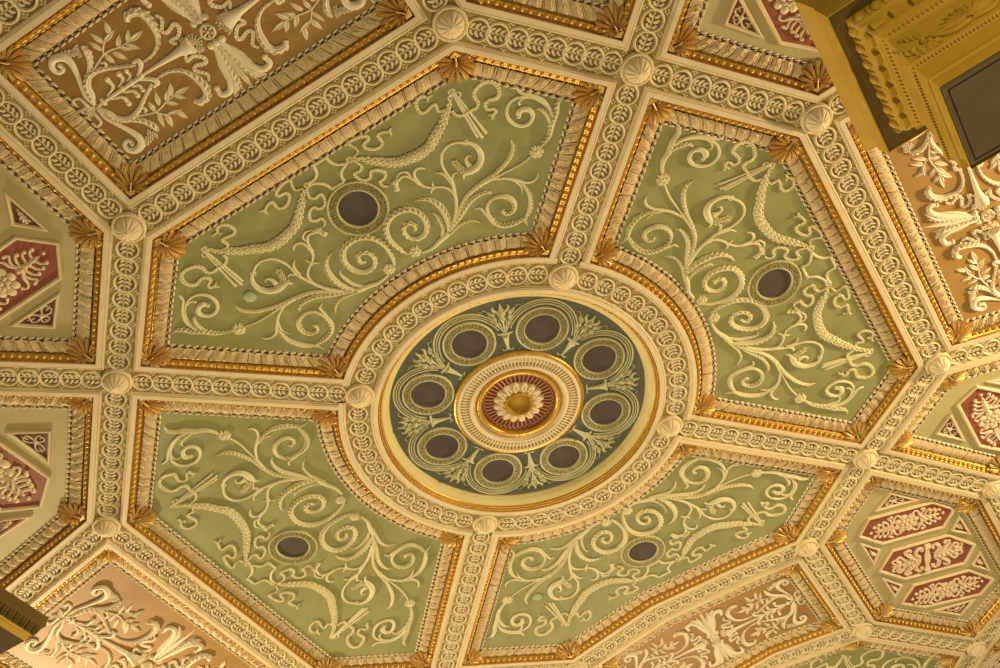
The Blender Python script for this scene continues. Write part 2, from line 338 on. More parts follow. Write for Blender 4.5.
DATA = json.loads('''
{"nodes":{"1":[-0.923,2.2935],"2":[0.0387,2.2446],"3":[1.0817,2.1633],"4":[-2.3319,0.9521],"5":[0,1],"6":[-2.3727,-0.0673],"7":[-1,0],"8":[1,0],"9":[2.6164,0.7252],"10":[2.5013,-0.1231],"11":[-2.4141,-1.2515],"12":[0,-1],"13":[2.4463,-1.0141],"14":[3.3484,-1.9007],"15":[4.5288,-2.0716],"16":[3.6448,-0.2913],"b":[0.052,-2.6749],"bl":[-0.9071,-2.8324],"br":[1.0925,-2.5216],"w1":[2.0484,-1.3543],"w2":[1.5535,-1.8219],"w3":[2.7743,-2.324]},"half":[["ribbon","ribbon",[[-0.9303,1.9175],[-0.9552,1.897],[-0.981,1.8998],[-1.0012,1.8727],[-0.9973,1.8412],[-0.9751,1.815],[-0.9504,1.8194],[-0.9304,1.8479],[-0.9107,1.8697],[-0.8974,1.8538],[-0.8822,1.837],[-0.8531,1.8455]],[0.008,0.0132,0.0159,0.0159,0.0159,0.017,0.0159,0.0148,0.0132,0.0159,0.0159,0.0132]],["ribbon","ribbon",[[-0.9552,1.897],[-0.9483,1.8822],[-0.9581,1.8725]],[0.0117,0.0106,0.0053]],["garland","garland",[[-0.8444,1.9277],[-0.8387,1.8751],[-0.8449,1.8306],[-0.8531,1.7689],[-0.8724,1.71],[-0.8909,1.645],[-0.9331,1.5922],[-0.9791,1.5586],[-1.0263,1.5305],[-1.0759,1.5163],[-1.1273,1.5132],[-1.1785,1.5102],[-1.2149,1.5125],[-1.2598,1.5043]],[0.0159,0.0265,0.0424,0.0477,0.053,0.0583,0.0609,0.0583,0.053,0.053,0.0477,0.0398,0.0265,0.0159]],["torch","stem",[[-0.8437,1.9491],[-0.6558,1.7282]],[0.0095,0.017]],["torch","stem",[[-0.8369,1.9504],[-0.6322,1.7295]],[0.0095,0.0191]],["torch","stem",[[-0.831,1.9514],[-0.6174,1.7574]],[0.0095,0.017]],["torch","ring",[[-0.8411,1.9464]],[0.018]],["torch","stem",[[-0.8226,1.9503],[-0.8024,1.9513],[-0.7942,1.9368],[-0.8022,1.9215]],[0.0106,0.0106,0.0106,0.008]],["ribbon","ribbon",[[-0.8199,1.8514],[-0.798,1.8335],[-0.773,1.8325],[-0.7452,1.8484],[-0.7272,1.868],[-0.7007,1.889],[-0.699,1.9164],[-0.7233,1.9443],[-0.7277,1.9755],[-0.7112,2.005],[-0.6915,2.0245],[-0.6631,2.035],[-0.63,2.0252],[-0.6079,1.9973],[-0.6093,1.9595],[-0.6506,1.9359],[-0.6608,1.9125],[-0.6453,1.8903],[-0.6152,1.8956],[-0.5971,1.8858],[-0.6085,1.8673],[-0.6074,1.84]],[0.0132,0.0159,0.0159,0.0159,0.0159,0.017,0.0186,0.0191,0.0191,0.0201,0.0201,0.0201,0.0212,0.0212,0.0201,0.017,0.0159,0.0159,0.0159,0.0159,0.0159,0.0106]],["ribbon","ribbon",[[-0.609,1.8694],[-0.623,1.862],[-0.6367,1.8645]],[0.0106,0.0106,0.0053]],["acanthus_scroll","leaf",[[-0.3347,1.7068],[-0.3222,1.7321],[-0.2928,1.8058],[-0.2962,1.8784],[-0.2901,1.9351],[-0.2965,1.9779],[-0.2861,2.018],[-0.258,2.0339]],[0.0106,0.0159,0.0291,0.0371,0.0345,0.0318,0.0212,0.0053]],["acanthus_scroll","stem",[[-0.2993,1.9058],[-0.334,1.9548],[-0.3678,1.9815],[-0.4143,1.9975],[-0.4579,2.0031],[-0.495,2.0044],[-0.5207,2.0238],[-0.5259,2.0362]],[0.0212,0.0223,0.0223,0.0212,0.0191,0.018,0.0159,0.0085]],["acanthus_scroll","stem",[[-0.4332,1.9887],[-0.47,1.9885],[-0.5135,1.9736],[-0.5418,1.9393],[-0.5437,1.8953],[-0.5213,1.8552],[-0.4842,1.834],[-0.4415,1.8343],[-0.4107,1.8604],[-0.4065,1.8978],[-0.4265,1.9217],[-0.4588,1.9236],[-0.481,1.9065],[-0.4764,1.8798]],[0.0106,0.0159,0.017,0.018,0.0191,0.0212,0.0223,0.0233,0.0244,0.0265,0.0291,0.0318,0.0371,0.0212]],["acanthus_scroll","stem",[[-0.3298,1.939],[-0.3636,1.9659],[-0.4115,1.9866],[-0.459,1.9867],[-0.4866,1.9709],[-0.4941,1.9506],[-0.4831,1.9362]],[0.008,0.0132,0.0159,0.0138,0.0127,0.0127,0.0106]],["acanthus_scroll","leaf",[[-0.4062,1.9254],[-0.3827,1.9373],[-0.3539,1.9292],[-0.3184,1.8968],[-0.2966,1.856],[-0.3005,1.8101]],[0.0053,0.0186,0.0265,0.0265,0.0212,0.0159]],["flower","flower",[[-0.3347,1.7068]],[0.0403]],["acanthus_scroll","stem",[[-0.3535,1.6804],[-0.4037,1.6193],[-0.4897,1.5458],[-0.5402,1.5046],[-0.587,1.4699]],[0.0106,0.0106,0.0127,0.0212,0.0265]],["acanthus_scroll","leaf",[[-0.4862,1.7465],[-0.4637,1.7076],[-0.4671,1.6551],[-0.4875,1.605],[-0.5226,1.5461],[-0.5659,1.4973],[-0.6002,1.4557],[-0.6334,1.4081],[-0.6509,1.3627],[-0.662,1.312],[-0.6638,1.2684],[-0.6919,1.1637]],[0.0053,0.0223,0.0265,0.0276,0.0265,0.0265,0.0291,0.0291,0.0265,0.0265,0.0291,0.0265]],["acanthus_scroll","stem",[[-0.5251,1.5101],[-0.4579,1.5274],[-0.3968,1.5257],[-0.3514,1.5213],[-0.3155,1.5333],[-0.2948,1.5607],[-0.2961,1.5867]],[0.0132,0.018,0.0201,0.018,0.0159,0.0138,0.008]],["acanthus_scroll","stem",[[-0.4127,1.523],[-0.3669,1.4946],[-0.3498,1.4489]],[0.0159,0.0138,0.0053]],["acanthus_scroll","leafr",[[-0.3727,1.5177],[-0.3152,1.4669],[-0.2923,1.4217],[-0.284,1.3674],[-0.2911,1.3287],[-0.2916,1.2972],[-0.2686,1.2629]],[0.0132,0.0291,0.0345,0.0345,0.0265,0.0186,0.0064]],["acanthus_scroll","leafi",[[-0.2841,1.3236],[-0.3076,1.3041],[-0.3451,1.2722],[-0.3962,1.2488],[-0.4481,1.2531],[-0.4892,1.2842],[-0.515,1.3236],[-0.52,1.3597],[-0.4993,1.3999],[-0.4546,1.4219],[-0.4084,1.4149],[-0.3755,1.3834],[-0.374,1.3434],[-0.4021,1.3201],[-0.4274,1.3316],[-0.429,1.3499]],[0.0159,0.0238,0.0318,0.0345,0.0345,0.0291,0.0212,0.0191,0.0233,0.0291,0.0345,0.0318,0.0265,0.0244,0.0265,0.0159]],["acanthus_scroll","stem",[[-0.5812,1.3214],[-0.5499,1.3302],[-0.5149,1.2987],[-0.4946,1.2833]],[0.0085,0.0159,0.017,0.0159]],["acanthus_scroll","leaf",[[-0.9149,1.3103],[-0.8837,1.3305],[-0.8308,1.3362],[-0.7835,1.3166],[-0.7434,1.2803],[-0.711,1.2297],[-0.6906,1.1575]],[0.0085,0.018,0.0291,0.0371,0.0424,0.0398,0.0212]],["acanthus_scroll","leafr",[[-0.8178,1.2583],[-0.788,1.257],[-0.7538,1.2228],[-0.7279,1.1769],[-0.7221,1.1208]],[0.0053,0.018,0.0233,0.0244,0.0186]],["acanthus_scroll","stem",[[-0.6906,1.1575],[-0.7292,1.1005],[-0.7585,1.051],[-0.8115,1.0072]],[0.0318,0.0318,0.0238,0.0138]],["blossom_scroll","stem",[[-0.6764,1.2228],[-0.6808,1.2966],[-0.692,1.3499],[-0.7161,1.4124],[-0.745,1.4732],[-0.7854,1.5135],[-0.8132,1.5611],[-0.8213,1.6115],[-0.8036,1.6544],[-0.772,1.6797],[-0.7268,1.6904],[-0.6906,1.6939],[-0.6493,1.6754],[-0.6216,1.6401],[-0.6164,1.6005],[-0.6302,1.5661],[-0.6564,1.5382],[-0.6827,1.5102],[-0.6788,1.4843]],[0.0265,0.0244,0.0223,0.0212,0.0191,0.0159,0.0159,0.0159,0.0159,0.0159,0.017,0.0212,0.0286,0.0345,0.0398,0.045,0.0424,0.018,0.0085]],["blossom_scroll","berries",[[-0.759,1.579],[-0.7241,1.5531],[-0.6882,1.5358]],[0.0159,0.0318,0.0424]],["blossom_scroll","stem",[[-0.662,1.5636],[-0.69,1.5937],[-0.6897,1.6169],[-0.6755,1.6251],[-0.6653,1.6153]],[0.0371,0.0212,0.0159,0.0106,0.0074]],["blossom_scroll","ring",[[-0.711,1.6903]],[0.017]],["blossom_scroll","stem",[[-0.8352,1.4957],[-0.8043,1.5009],[-0.7745,1.486],[-0.7478,1.4609]],[0.0053,0.0138,0.0159,0.0159]],["blossom_scroll","stem",[[-0.7178,1.5155],[-0.7381,1.5097],[-0.7409,1.4798]],[0.0106,0.0138,0.0138]],["blossom_scroll","stem",[[-0.697,1.3734],[-0.7383,1.4148],[-0.7776,1.422],[-0.8193,1.415],[-0.8501,1.4081],[-0.8887,1.4136],[-0.9199,1.4379],[-0.9407,1.4638],[-0.9408,1.493],[-0.9228,1.51],[-0.891,1.5096]],[0.017,0.017,0.0148,0.0138,0.0138,0.0159,0.017,0.017,0.017,0.0159,0.008]],["blossom_scroll","stem",[[-0.8996,1.4147],[-0.9421,1.443],[-0.9862,1.4526],[-1.0094,1.4347],[-1.0279,1.4051]],[0.0159,0.0159,0.0159,0.0159,0.0191]],["blossom_scroll","stem",[[-0.954,1.4499],[-0.9796,1.4748],[-1.0149,1.4659],[-1.0299,1.4312]],[0.0138,0.0148,0.0138,0.0074]],["blossom_scroll","leafr",[[-1.0279,1.4198],[-1.0219,1.3854],[-1.0117,1.3574]],[0.0159,0.0286,0.0318]],["blossom_scroll","leafr",[[-1.0491,1.3898],[-1.0371,1.4124],[-1.0196,1.433]],[0.018,0.0212,0.0106]],["blossom_scroll","stem",[[-0.8407,1.4423],[-0.8299,1.4144]],[0.0074,0.0138]],["blossom_scroll","stem",[[-0.8324,1.3721],[-0.8323,1.3991],[-0.8137,1.4142]],[0.0085,0.0138,0.0127]],["acanthus_scroll","leaf",[[-0.5115,1.4283],[-0.5447,1.4288],[-0.5832,1.4043],[-0.6178,1.3621],[-0.6354,1.3163],[-0.6518,1.2641],[-0.6767,1.1976]],[0.0085,0.0191,0.0265,0.0318,0.0318,0.0318,0.0212]],["acanthus_scroll","leaf",[[-0.5247,1.2434],[-0.5652,1.2494],[-0.6078,1.2401],[-0.6456,1.2089],[-0.6798,1.1593],[-0.7088,1.1101]],[0.0053,0.0138,0.0191,0.0233,0.0244,0.018]],["flower","flower",[[-0.8512,1.0107]],[0.0371]],["spiral_scroll","leaf",[[-0.8748,0.9876],[-0.9253,1.0056],[-0.9999,1.0611],[-1.033,1.1375],[-1.0101,1.2124],[-0.9424,1.2601],[-0.8739,1.2498],[-0.8233,1.1992],[-0.817,1.1375],[-0.8504,1.0954],[-0.8996,1.0928],[-0.9329,1.1253],[-0.9315,1.1631],[-0.9047,1.1811],[-0.874,1.1629],[-0.8796,1.1338]],[0.0159,0.0244,0.0318,0.0371,0.0371,0.0371,0.0371,0.0345,0.0345,0.0318,0.0265,0.0254,0.0265,0.0286,0.0265,0.0186]],["ribbon","ribbon",[[-1.2661,1.5123],[-1.2481,1.5493],[-1.2696,1.5703],[-1.2992,1.5853],[-1.2807,1.6108],[-1.2531,1.6289],[-1.2195,1.6409],[-1.2041,1.6264],[-1.2231,1.5985],[-1.2147,1.5776],[-1.1785,1.5749],[-1.145,1.5897],[-1.1346,1.6195],[-1.1622,1.6537],[-1.1435,1.6736],[-1.1103,1.6877],[-1.1036,1.7081]],[0.0085,0.0106,0.0106,0.0138,0.0159,0.017,0.018,0.018,0.0159,0.017,0.017,0.0159,0.0159,0.0159,0.0148,0.0127,0.0085]],["ribbon","ribbon",[[-1.1172,1.6837],[-1.0981,1.676],[-1.0953,1.6598]],[0.0106,0.0106,0.0053]],["ribbon","ribbon",[[-1.2644,1.5012],[-1.2193,1.4746],[-1.2201,1.4457],[-1.245,1.4259],[-1.2292,1.4036],[-1.1914,1.3942],[-1.1633,1.4146],[-1.1636,1.4495],[-1.1295,1.4634],[-1.0911,1.4519],[-1.0912,1.4209],[-1.1087,1.4004],[-1.0893,1.3783],[-1.058,1.3806]],[0.0106,0.0138,0.0159,0.0159,0.0159,0.017,0.0159,0.0159,0.0159,0.018,0.017,0.0159,0.0127,0.008]]],"cart":[["cartouche","ring",[[-1.2812,1.4972]],[0.0191]],["cartouche","ring",[[-1.4747,1.3158]],[0.018]],["cartouche","stem",[[-1.2934,1.4757],[-1.3352,1.4606],[-1.3716,1.4658],[-1.4002,1.4893]],[0.017,0.017,0.017,0.017]],["cartouche","stem",[[-1.4002,1.4893],[-1.4588,1.4339]],[0.017,0.017]],["cartouche","stem",[[-1.4588,1.4339],[-1.4364,1.3976],[-1.4396,1.3624],[-1.4664,1.3317]],[0.017,0.017,0.017,0.017]],["cartouche","stem",[[-1.4646,1.3174],[-1.441,1.3331],[-1.4109,1.3381],[-1.385,1.3366],[-1.3466,1.3195]],[0.017,0.017,0.017,0.017,0.017]],["cartouche","stem",[[-1.3466,1.3195],[-1.2885,1.3703]],[0.017,0.017]],["cartouche","stem",[[-1.2885,1.3703],[-1.3082,1.3961],[-1.3122,1.4243],[-1.2961,1.473]],[0.017,0.017,0.017,0.017]]],"vents":[[-1.1969,1.2248],[1.2928,1.1201],[-1.2375,-1.3874],[1.2277,-1.2113]],"bq":[["candelabrum","stem",[[0.5935,0.0104],[0.5368,0.0315],[0.5342,0.0713]],[0.0085,0.018,0.0233]],["candelabrum","stem",[[0.5214,0.0146],[0.474,0.035],[0.472,0.0633]],[0.0085,0.018,0.0223]],["candelabrum","stem",[[0.4687,0.017],[0.4352,0.0283],[0.4335,0.0562]],[0.0085,0.0159,0.0191]],["candelabrum","stem",[[0.6706,0.0032],[0.6741,0.0608],[0.6553,0.1124],[0.6287,0.1693],[0.6121,0.2258],[0.6273,0.2617],[0.6713,0.2728],[0.6999,0.2479],[0.6944,0.2169],[0.6638,0.2143],[0.6642,0.2376]],[0.0159,0.0212,0.0212,0.0265,0.0371,0.0424,0.0371,0.0318,0.0265,0.0212,0.0212]],["candelabrum","leaf",[[0.6732,0.01],[0.6483,0.0564],[0.6323,0.0996],[0.5835,0.1319],[0.5178,0.1206],[0.4409,0.0838],[0.3779,0.0551]],[0.0212,0.0371,0.0371,0.0345,0.0265,0.018,0.0191]],["candelabrum","stem",[[0.5333,0.1268],[0.4968,0.1204],[0.4898,0.1402],[0.5096,0.1487]],[0.0159,0.0159,0.0159,0.0106]],["candelabrum","stem",[[0.4121,0.0079],[0.3785,0.0264],[0.3566,0.046],[0.3545,0.0664],[0.3771,0.0693]],[0.0159,0.0212,0.0265,0.0265,0.0159]],["candelabrum","leafr",[[0.3427,0.0475],[0.2815,0.051],[0.2319,0.074],[0.2022,0.108],[0.1852,0.1581],[0.1835,0.2035],[0.2035,0.2398],[0.251,0.2487],[0.2712,0.2251]],[0.0138,0.0159,0.0212,0.0291,0.0424,0.045,0.0424,0.0371,0.0233]],["leaf_sprig","stem",[[0.6003,0.1257],[0.5381,0.1459],[0.4674,0.1704],[0.4231,0.1689],[0.3859,0.1599],[0.3319,0.1554]],[0.0106,0.0106,0.0106,0.0095,0.0085,0.0074]],["leaf_sprig","stem",[[0.4674,0.1704],[0.4275,0.2092],[0.3704,0.2284]],[0.0095,0.0085,0.0064]],["leaf_sprig","pet",[[0.4241,0.1561],[0.3923,0.0922]],[0.0265]],["leaf_sprig","pet",[[0.3834,0.1585],[0.3379,0.116]],[0.0265]],["leaf_sprig","pet",[[0.3473,0.1519],[0.3064,0.0978]],[0.0286]],["leaf_sprig","pet",[[0.3251,0.1544],[0.2411,0.1602]],[0.0286]],["leaf_sprig","pet",[[0.3362,0.1532],[0.2942,0.1991]],[0.0265]],["leaf_sprig","pet",[[0.4601,0.1691],[0.4532,0.1107]],[0.0265]],["leaf_sprig","pet",[[0.3868,0.1624],[0.3429,0.2034]],[0.0265]],["leaf_sprig","pet",[[0.3782,0.2233],[0.3549,0.2821]],[0.0265]],["leaf_sprig","pet",[[0.4275,0.2092],[0.4467,0.2776]],[0.0286]],["leaf_sprig","pet",[[0.4552,0.1846],[0.4801,0.2555]],[0.0244]],["leaf_sprig","pet",[[0.4197,0.2143],[0.348,0.2308]],[0.0244]],["candelabrum","leaf",[[0.6317,0.1112],[0.5815,0.142],[0.5371,0.1794],[0.5176,0.2205],[0.5177,0.2558]],[0.0159,0.0233,0.0318,0.0371,0.0159]],["candelabrum","berries",[[0.5447,0.2441],[0.5817,0.2575],[0.6152,0.2671]],[0.0424,0.0371,0.0212]],["anthemion","stem",[[0.7029,0.008],[0.7018,0.0425],[0.7072,0.0723],[0.7406,0.078],[0.7415,0.0551]],[0.0212,0.0191,0.017,0.0159,0.0127]],["anthemion","pet",[[0.6882,0.0062],[0.7505,0.0262]],[0.0265]],["ribbon","ribbon",[[0.1545,0.0287],[0.1688,0.0574],[0.1281,0.0556],[0.0953,0.0862],[0.1048,0.1089],[0.1532,0.0966],[0.1688,0.1151],[0.1346,0.1569],[0.1475,0.1869]],[0.0159,0.0159,0.018,0.0212,0.0212,0.018,0.018,0.018,0.0106]],["sheaf","stem",[[0.0175,0.0621],[0.035,0.1544],[0.0607,0.2342],[0.0976,0.2798],[0.1426,0.2744],[0.1412,0.236]],[0.0265,0.0318,0.0371,0.0345,0.0318,0.0244]],["sheaf","leaf",[[0.0117,0.0657],[0.0265,0.1774],[0.0478,0.2701],[0.0978,0.3099]],[0.0212,0.0318,0.0424,0.0106]]],"bax":[["candelabrum","stem",[[0.6647,-0.0056],[0.6185,-0.0023],[0.4085,-0.0015]],[0.0159,0.018,0.0233]],["candelabrum","stem",[[0.4162,0.0017],[0.2921,-0.0014],[0.1822,-0.0047],[0.0943,-0.0075]],[0.0132,0.0212,0.0371,0.0901]],["candelabrum","berries",[[0.1365,0.0249],[0.0795,-0.0007],[0.0859,-0.0554]],[0.0265,0.0477,0.0265]],["candelabrum","stem",[[0.627,-0.0229],[0.6265,0.0196]],[0.0212,0.0212]],["anthemion","pet",[[0.6773,0.0012],[0.7444,-0.0065]],[0.0318]],["sheaf","leafc",[[0.0049,0.0645],[0.0048,0.1798],[0.0047,0.2985]],[0.0265,0.053,0.0064]]],"hex":[[[2.8444,-0.9081],[2.8341,-0.7187],[3.2651,-0.5],[3.4852,-0.5503],[3.495,-0.7442],[3.0767,-0.966]],
[[3.1927,-1.2612],[3.1919,-1.026],[3.5741,-0.819],[3.8625,-0.9006],[3.8876,-1.1089],[3.4607,-1.3295]],
[[3.5688,-1.6147],[3.5719,-1.3864],[3.9658,-1.1787],[4.2447,-1.2666],[4.2303,-1.4545],[3.8047,-1.6405]]],"tri":[[[2.8525,-0.6381],[2.8849,-0.4477],[3.1307,-0.4932]],
[[4.1845,-1.7122],[4.2073,-1.5064],[3.9166,-1.6759]],
[[2.8944,-0.9726],[3.0903,-1.0273],[3.1152,-1.1903]],
[[3.2597,-1.3294],[3.4763,-1.401],[3.4824,-1.5447]],
[[3.5589,-0.6166],[3.5812,-0.7749],[3.759,-0.7953]],
[[3.9413,-0.9665],[3.9621,-1.1257],[4.1576,-1.1745]]],"disc":[[-1.6968,0.5867],[0.5774,-1.76]],"tps":{"src":[[-0.8411,1.9464],[-1.2812,1.4972],[-0.3347,1.7068],[-0.8512,1.0107],[-0.711,1.6903],[-0.8989,1.1496],[-0.4155,1.3521],[-0.258,2.0339],[-1.1969,1.2248]],"G1b":[[-1.9569,0.8513],[-1.4735,1.3148],[-1.7384,0.3584],[-0.9727,0.8785],[-1.6948,0.7355],[-1.1188,0.9233],[-1.3396,0.4265],[-2.0944,0.2702],[-1.1969,1.2248]],"G2a":[[0.9704,1.8521],[1.4203,1.3837],[0.3914,1.664],[0.8887,0.9381],[0.8162,1.6178],[0.9504,1.071],[0.4466,1.3133],[0.3481,1.9913],[1.2879,1.1286]],"G2b":[[2.1418,0.7277],[1.6341,1.1661],[1.8282,0.2999],[1.0108,0.829],[1.8197,0.6368],[1.2034,0.8565],[1.416,0.3955],[2.2168,0.2119],[1.2879,1.1286]],"G3a":[[-2.0224,-1.0769],[-1.5178,-1.5807],[-1.7557,-0.4453],[-0.9847,-0.9176],[-1.7288,-0.8658],[-1.1637,-0.9981],[-1.3739,-0.4698],[-2.1067,-0.4164],[-1.2335,-1.388]],"G3b":[[-0.8513,-2.3135],[-1.3294,-1.7563],[-0.3504,-1.8963],[-0.8711,-1.0623],[-0.7278,-1.9238],[-0.9257,-1.2403],[-0.4559,-1.4255],[-0.2848,-2.3722],[-1.2335,-1.388]],"G4a":[[2.0246,-0.8578],[1.5272,-1.2758],[1.7913,-0.373],[0.9838,-0.8261],[1.7532,-0.738],[1.1407,-0.894],[1.3641,-0.4082],[2.2031,-0.3627],[1.2277,-1.2113]],"G4b":[[0.8907,-2.0557],[1.298,-1.5053],[0.3589,-1.8098],[0.8676,-0.9503],[0.7585,-1.7655],[0.9127,-1.1098],[0.4191,-1.3824],[0.3119,-2.2468],[1.2277,-1.2113]]},"hexpairs":{"H3":[[[2.8525,-0.6381],[-2.6779,0.4762]],
[[2.8849,-0.4477],[-2.6961,0.2339]],
[[3.1307,-0.4932],[-2.9273,0.206]],
[[2.8341,-0.7187],[-2.6804,0.5597]],
[[2.8444,-0.9081],[-2.6658,0.772]],
[[3.0767,-0.966],[-2.9061,0.7937]],
[[2.8944,-0.9726],[-2.7312,0.843]],
[[3.0903,-1.0273],[-2.8965,0.8627]],
[[3.1152,-1.1903],[-2.9122,1.0331]]],"H4":[[[2.8525,-0.6381],[-2.7524,-0.7972]],
[[2.8849,-0.4477],[-2.739,-0.5225]],
[[3.1307,-0.4932],[-2.9782,-0.5587]],
[[2.8341,-0.7187],[-2.7633,-0.9023]],
[[2.8444,-0.9081],[-2.7868,-1.1492]],
[[3.0767,-0.966],[-3.0451,-1.2275]]],"H5":[[[2.8525,-0.6381],[2.9713,0.3097]],
[[2.8849,-0.4477],[2.938,0.1245]],
[[3.1307,-0.4932],[3.2078,0.0838]],
[[2.8341,-0.7187],[2.9822,0.3945]],
[[2.8444,-0.9081],[3.0164,0.5564]],
[[3.2651,-0.5],[3.3383,0.0566]]],"H2":[[[2.8525,-0.6381],[0.6496,2.5061]],
[[2.8849,-0.4477],[0.4116,2.5262]],
[[3.1307,-0.4932],[0.4285,2.6994]],
[[2.8341,-0.7187],[0.7454,2.5018]],
[[2.8444,-0.9081],[0.9543,2.4883]]]}}''')
# ------------------------------------------------------------------ the plan of the ceiling
N = {k: tuple(v) for k, v in DATA['nodes'].items()}
def add(a, b, k=1.0): return (a[0]+b[0]*k, a[1]+b[1]*k)
def sub(a, b): return (a[0]-b[0], a[1]-b[1])
N['l4'] = (-3.13, 1.73)
N['t1'] = (-1.71, 3.11)
N['l6'] = (-3.53, -0.17)
N['l6b'] = (-4.42, 0.85)
N['l4b'] = (-4.35, 1.95)
N['l11'] = (-3.42, -2.62)
N['l11b'] = (-4.35, -2.35)
N['l6c'] = (-4.45, -1.2)
N['t2'] = (0.06, 3.40)
N['t1b'] = (-1.80, 4.25)
N['t2b'] = (-0.85, 4.45)
N['t3'] = (1.88, 3.02)
N['t3b'] = (2.0, 4.2)
N['t2c'] = (1.0, 4.45)
N['r9'] = (3.60, 1.27)
N['r9b'] = (4.85, 1.42)
N['r16'] = (4.75, 0.55)
N['x'] = (4.60, -1.17)
N['bl2'] = (-2.10, -3.99)
N['br2'] = (2.05, -3.30)
N['r15'] = (5.5, -1.3)
N['r15b'] = (5.9, -2.9)
N['g1'] = (2.4, -4.6)
N['g2'] = (4.7, -3.3)

def arc_pts(a, b, n=26):
    A0 = math.atan2(N[a][1], N[a][0]); A1 = math.atan2(N[b][1], N[b][0])
    d = (A1-A0+math.pi) % (2*math.pi)-math.pi
    return [(math.cos(A0+d*i/n), math.sin(A0+d*i/n)) for i in range(1, n)]
WAY = {('13', 'br'): ['w1', 'w2'], ('14', 'br2'): ['w3']}
def edge_pts(a, b):
    if (a, b) in WAY: return [N[w] for w in WAY[(a, b)]]
    if (b, a) in WAY: return [N[w] for w in WAY[(b, a)]][::-1]
    if a in '5 7 8 12'.split() and b in '5 7 8 12'.split(): return arc_pts(a, b)
    return []
class Face:
    def __init__(s, key, loop, kind, label, desc):
        s.key = key; s.loop = loop.split(); s.kind = kind; s.label = label; s.desc = desc
        s.poly = []; s.idx = {}
        n = len(s.loop)
        for i, a in enumerate(s.loop):
            s.idx[a] = len(s.poly); s.poly.append(N[a]); s.poly += edge_pts(a, s.loop[(i+1) % n])
FACES = [
 Face('G1', '5 7 6 4 1 2', 'green', 'largest sage green ceiling coffer, above and left of the round medallion', 'upper left green coffer'),
 Face('G2', '5 2 3 9 10 8', 'green', 'sage green ceiling coffer to the right of the round medallion', 'right green coffer'),
 Face('G3', '7 12 b bl 11 6', 'green', 'sage green ceiling coffer below and left of the round medallion', 'lower left green coffer'),
 Face('G4', '8 10 13 br b 12', 'green', 'narrow sage green ceiling coffer below and right of the round medallion', 'lower right green coffer'),
 Face('G5', '14 15 g2 g1 br2', 'green', 'sliver of green ceiling coffer at the bottom edge, under the three hexagon coffer', 'bottom edge green sliver'),
 Face('B1', '4 l4 t1 1', 'brown', 'dim tan brown ceiling coffer with ivory candelabra relief at top left', 'top left brown coffer'),
 Face('B2', '3 t3 r9 9', 'brown', 'orange tan ceiling coffer with ivory relief at right, partly behind the ochre entablature', 'right brown coffer'),
 Face('B3', '11 l11 bl2 bl', 'brown', 'bright orange tan ceiling coffer with ivory relief in the bottom left corner', 'bottom left brown coffer'),
 Face('B4', '13 14 br2 br', 'brown', 'tan brown ceiling coffer with ivory relief at the bottom, right of centre', 'bottom right brown coffer'),
 Face('B5', '15 x r15 r15b g2', 'hex', 'tip of a khaki ceiling coffer in the extreme bottom right corner', 'bottom right corner coffer'),
 Face('H1', '2 1 t1 t1b t2b t2', 'hex', 'khaki ceiling coffer cut off by the top edge, without visible red panels', 'top edge khaki coffer'),
 Face('H2', '2 3 t3 t3b t2c t2', 'hex', 'khaki ceiling coffer with red panels at the top, left of the ochre entablature', 'top right khaki coffer'),
 Face('H3', '6 4 l4 l4b l6b l6', 'hex', 'khaki ceiling coffer with red panels, upper of two at the left edge', 'upper left-edge khaki coffer'),
 Face('H4', '6 11 l11 l11b l6c l6', 'hex', 'khaki ceiling coffer with red panels, lower of two at the left edge', 'lower left-edge khaki coffer'),
 Face('H5', '10 9 r9 r9b r16 16', 'hex', 'khaki ceiling coffer cut by the right edge, showing one red hexagon', 'right-edge khaki coffer'),
 Face('H6', '10 13 14 15 x 16', 'hex', 'khaki ceiling coffer with three long red hexagons at lower right', 'three hexagon khaki coffer'),
]
FD = {f.key: f for f in FACES}
def solve_cam(p):
    v = [p[i]-CAMP[i] for i in range(3)]
    c = [sum(RR[r][i]*v[i] for i in range(3)) for r in range(3)]
    return 500+1000*c[0]/c[2], 334+1000*c[1]/c[2]
def seen(x, y, h=0, m=25):
    u, v = solve_cam((x, y, h)); return -m < u < 1000+m and -m < v < 668+m

# ceiling slab above everything
mb = MB(); mb.add([(-7, -6.5, -.14), (7, -6.5, -.14), (7, 6.5, -.14), (-7, 6.5, -.14), (-7, -6.5, -.24), (7, -6.5, -.24), (7, 6.5, -.24), (-7, 6.5, -.24)],
                  [(0, 1, 2, 3), (4, 5, 6, 7), (0, 1, 5, 4), (1, 2, 6, 5), (2, 3, 7, 6), (3, 0, 4, 7)])
o = mb.build('ceiling', 'khaki', smooth=False); o['kind'] = 'structure'

# ------------------------------------------------------------------ ribs with guilloche
def guilloche_unit(mb, c, d, h):
    x, y = c; n = (-d[1], d[0])
    ring_tube(mb, x, y, .0550, .0165, .0160, h, 24, 4)
    L = lambda a, b: (x+d[0]*a+n[0]*b, y+d[1]*a+n[1]*b)
    stroke(mb, 'stem', [L(-.046, 0), L(.046, 0)], [.010, .009], h, step=.05)
    for s0 in (-.030, -.004, .022):
        for sg in (1, -1):
            e = .034 if s0 == -.004 else .027
            mb_leaf(mb, L(s0-.005, sg*.004), L(s0-.003, sg*.018), L(s0+.012, sg*e), .0180, h)
def mb_leaf(mb, a, m, b, w, h):
    q, ww, t, n, s, _ = frames([a, m, b], [w*.55, w, w*.5], .012)
    rows = []
    for i in range(len(q)):
        rows.append([(q[i][0]+n[i][0]*c*ww[i]*.5, q[i][1]+n[i][1]*c*ww[i]*.5, h+g) for c, g in ((-1, 0), (-.7, .010), (.7, .010), (1, 0))])
    mb.grid(rows)
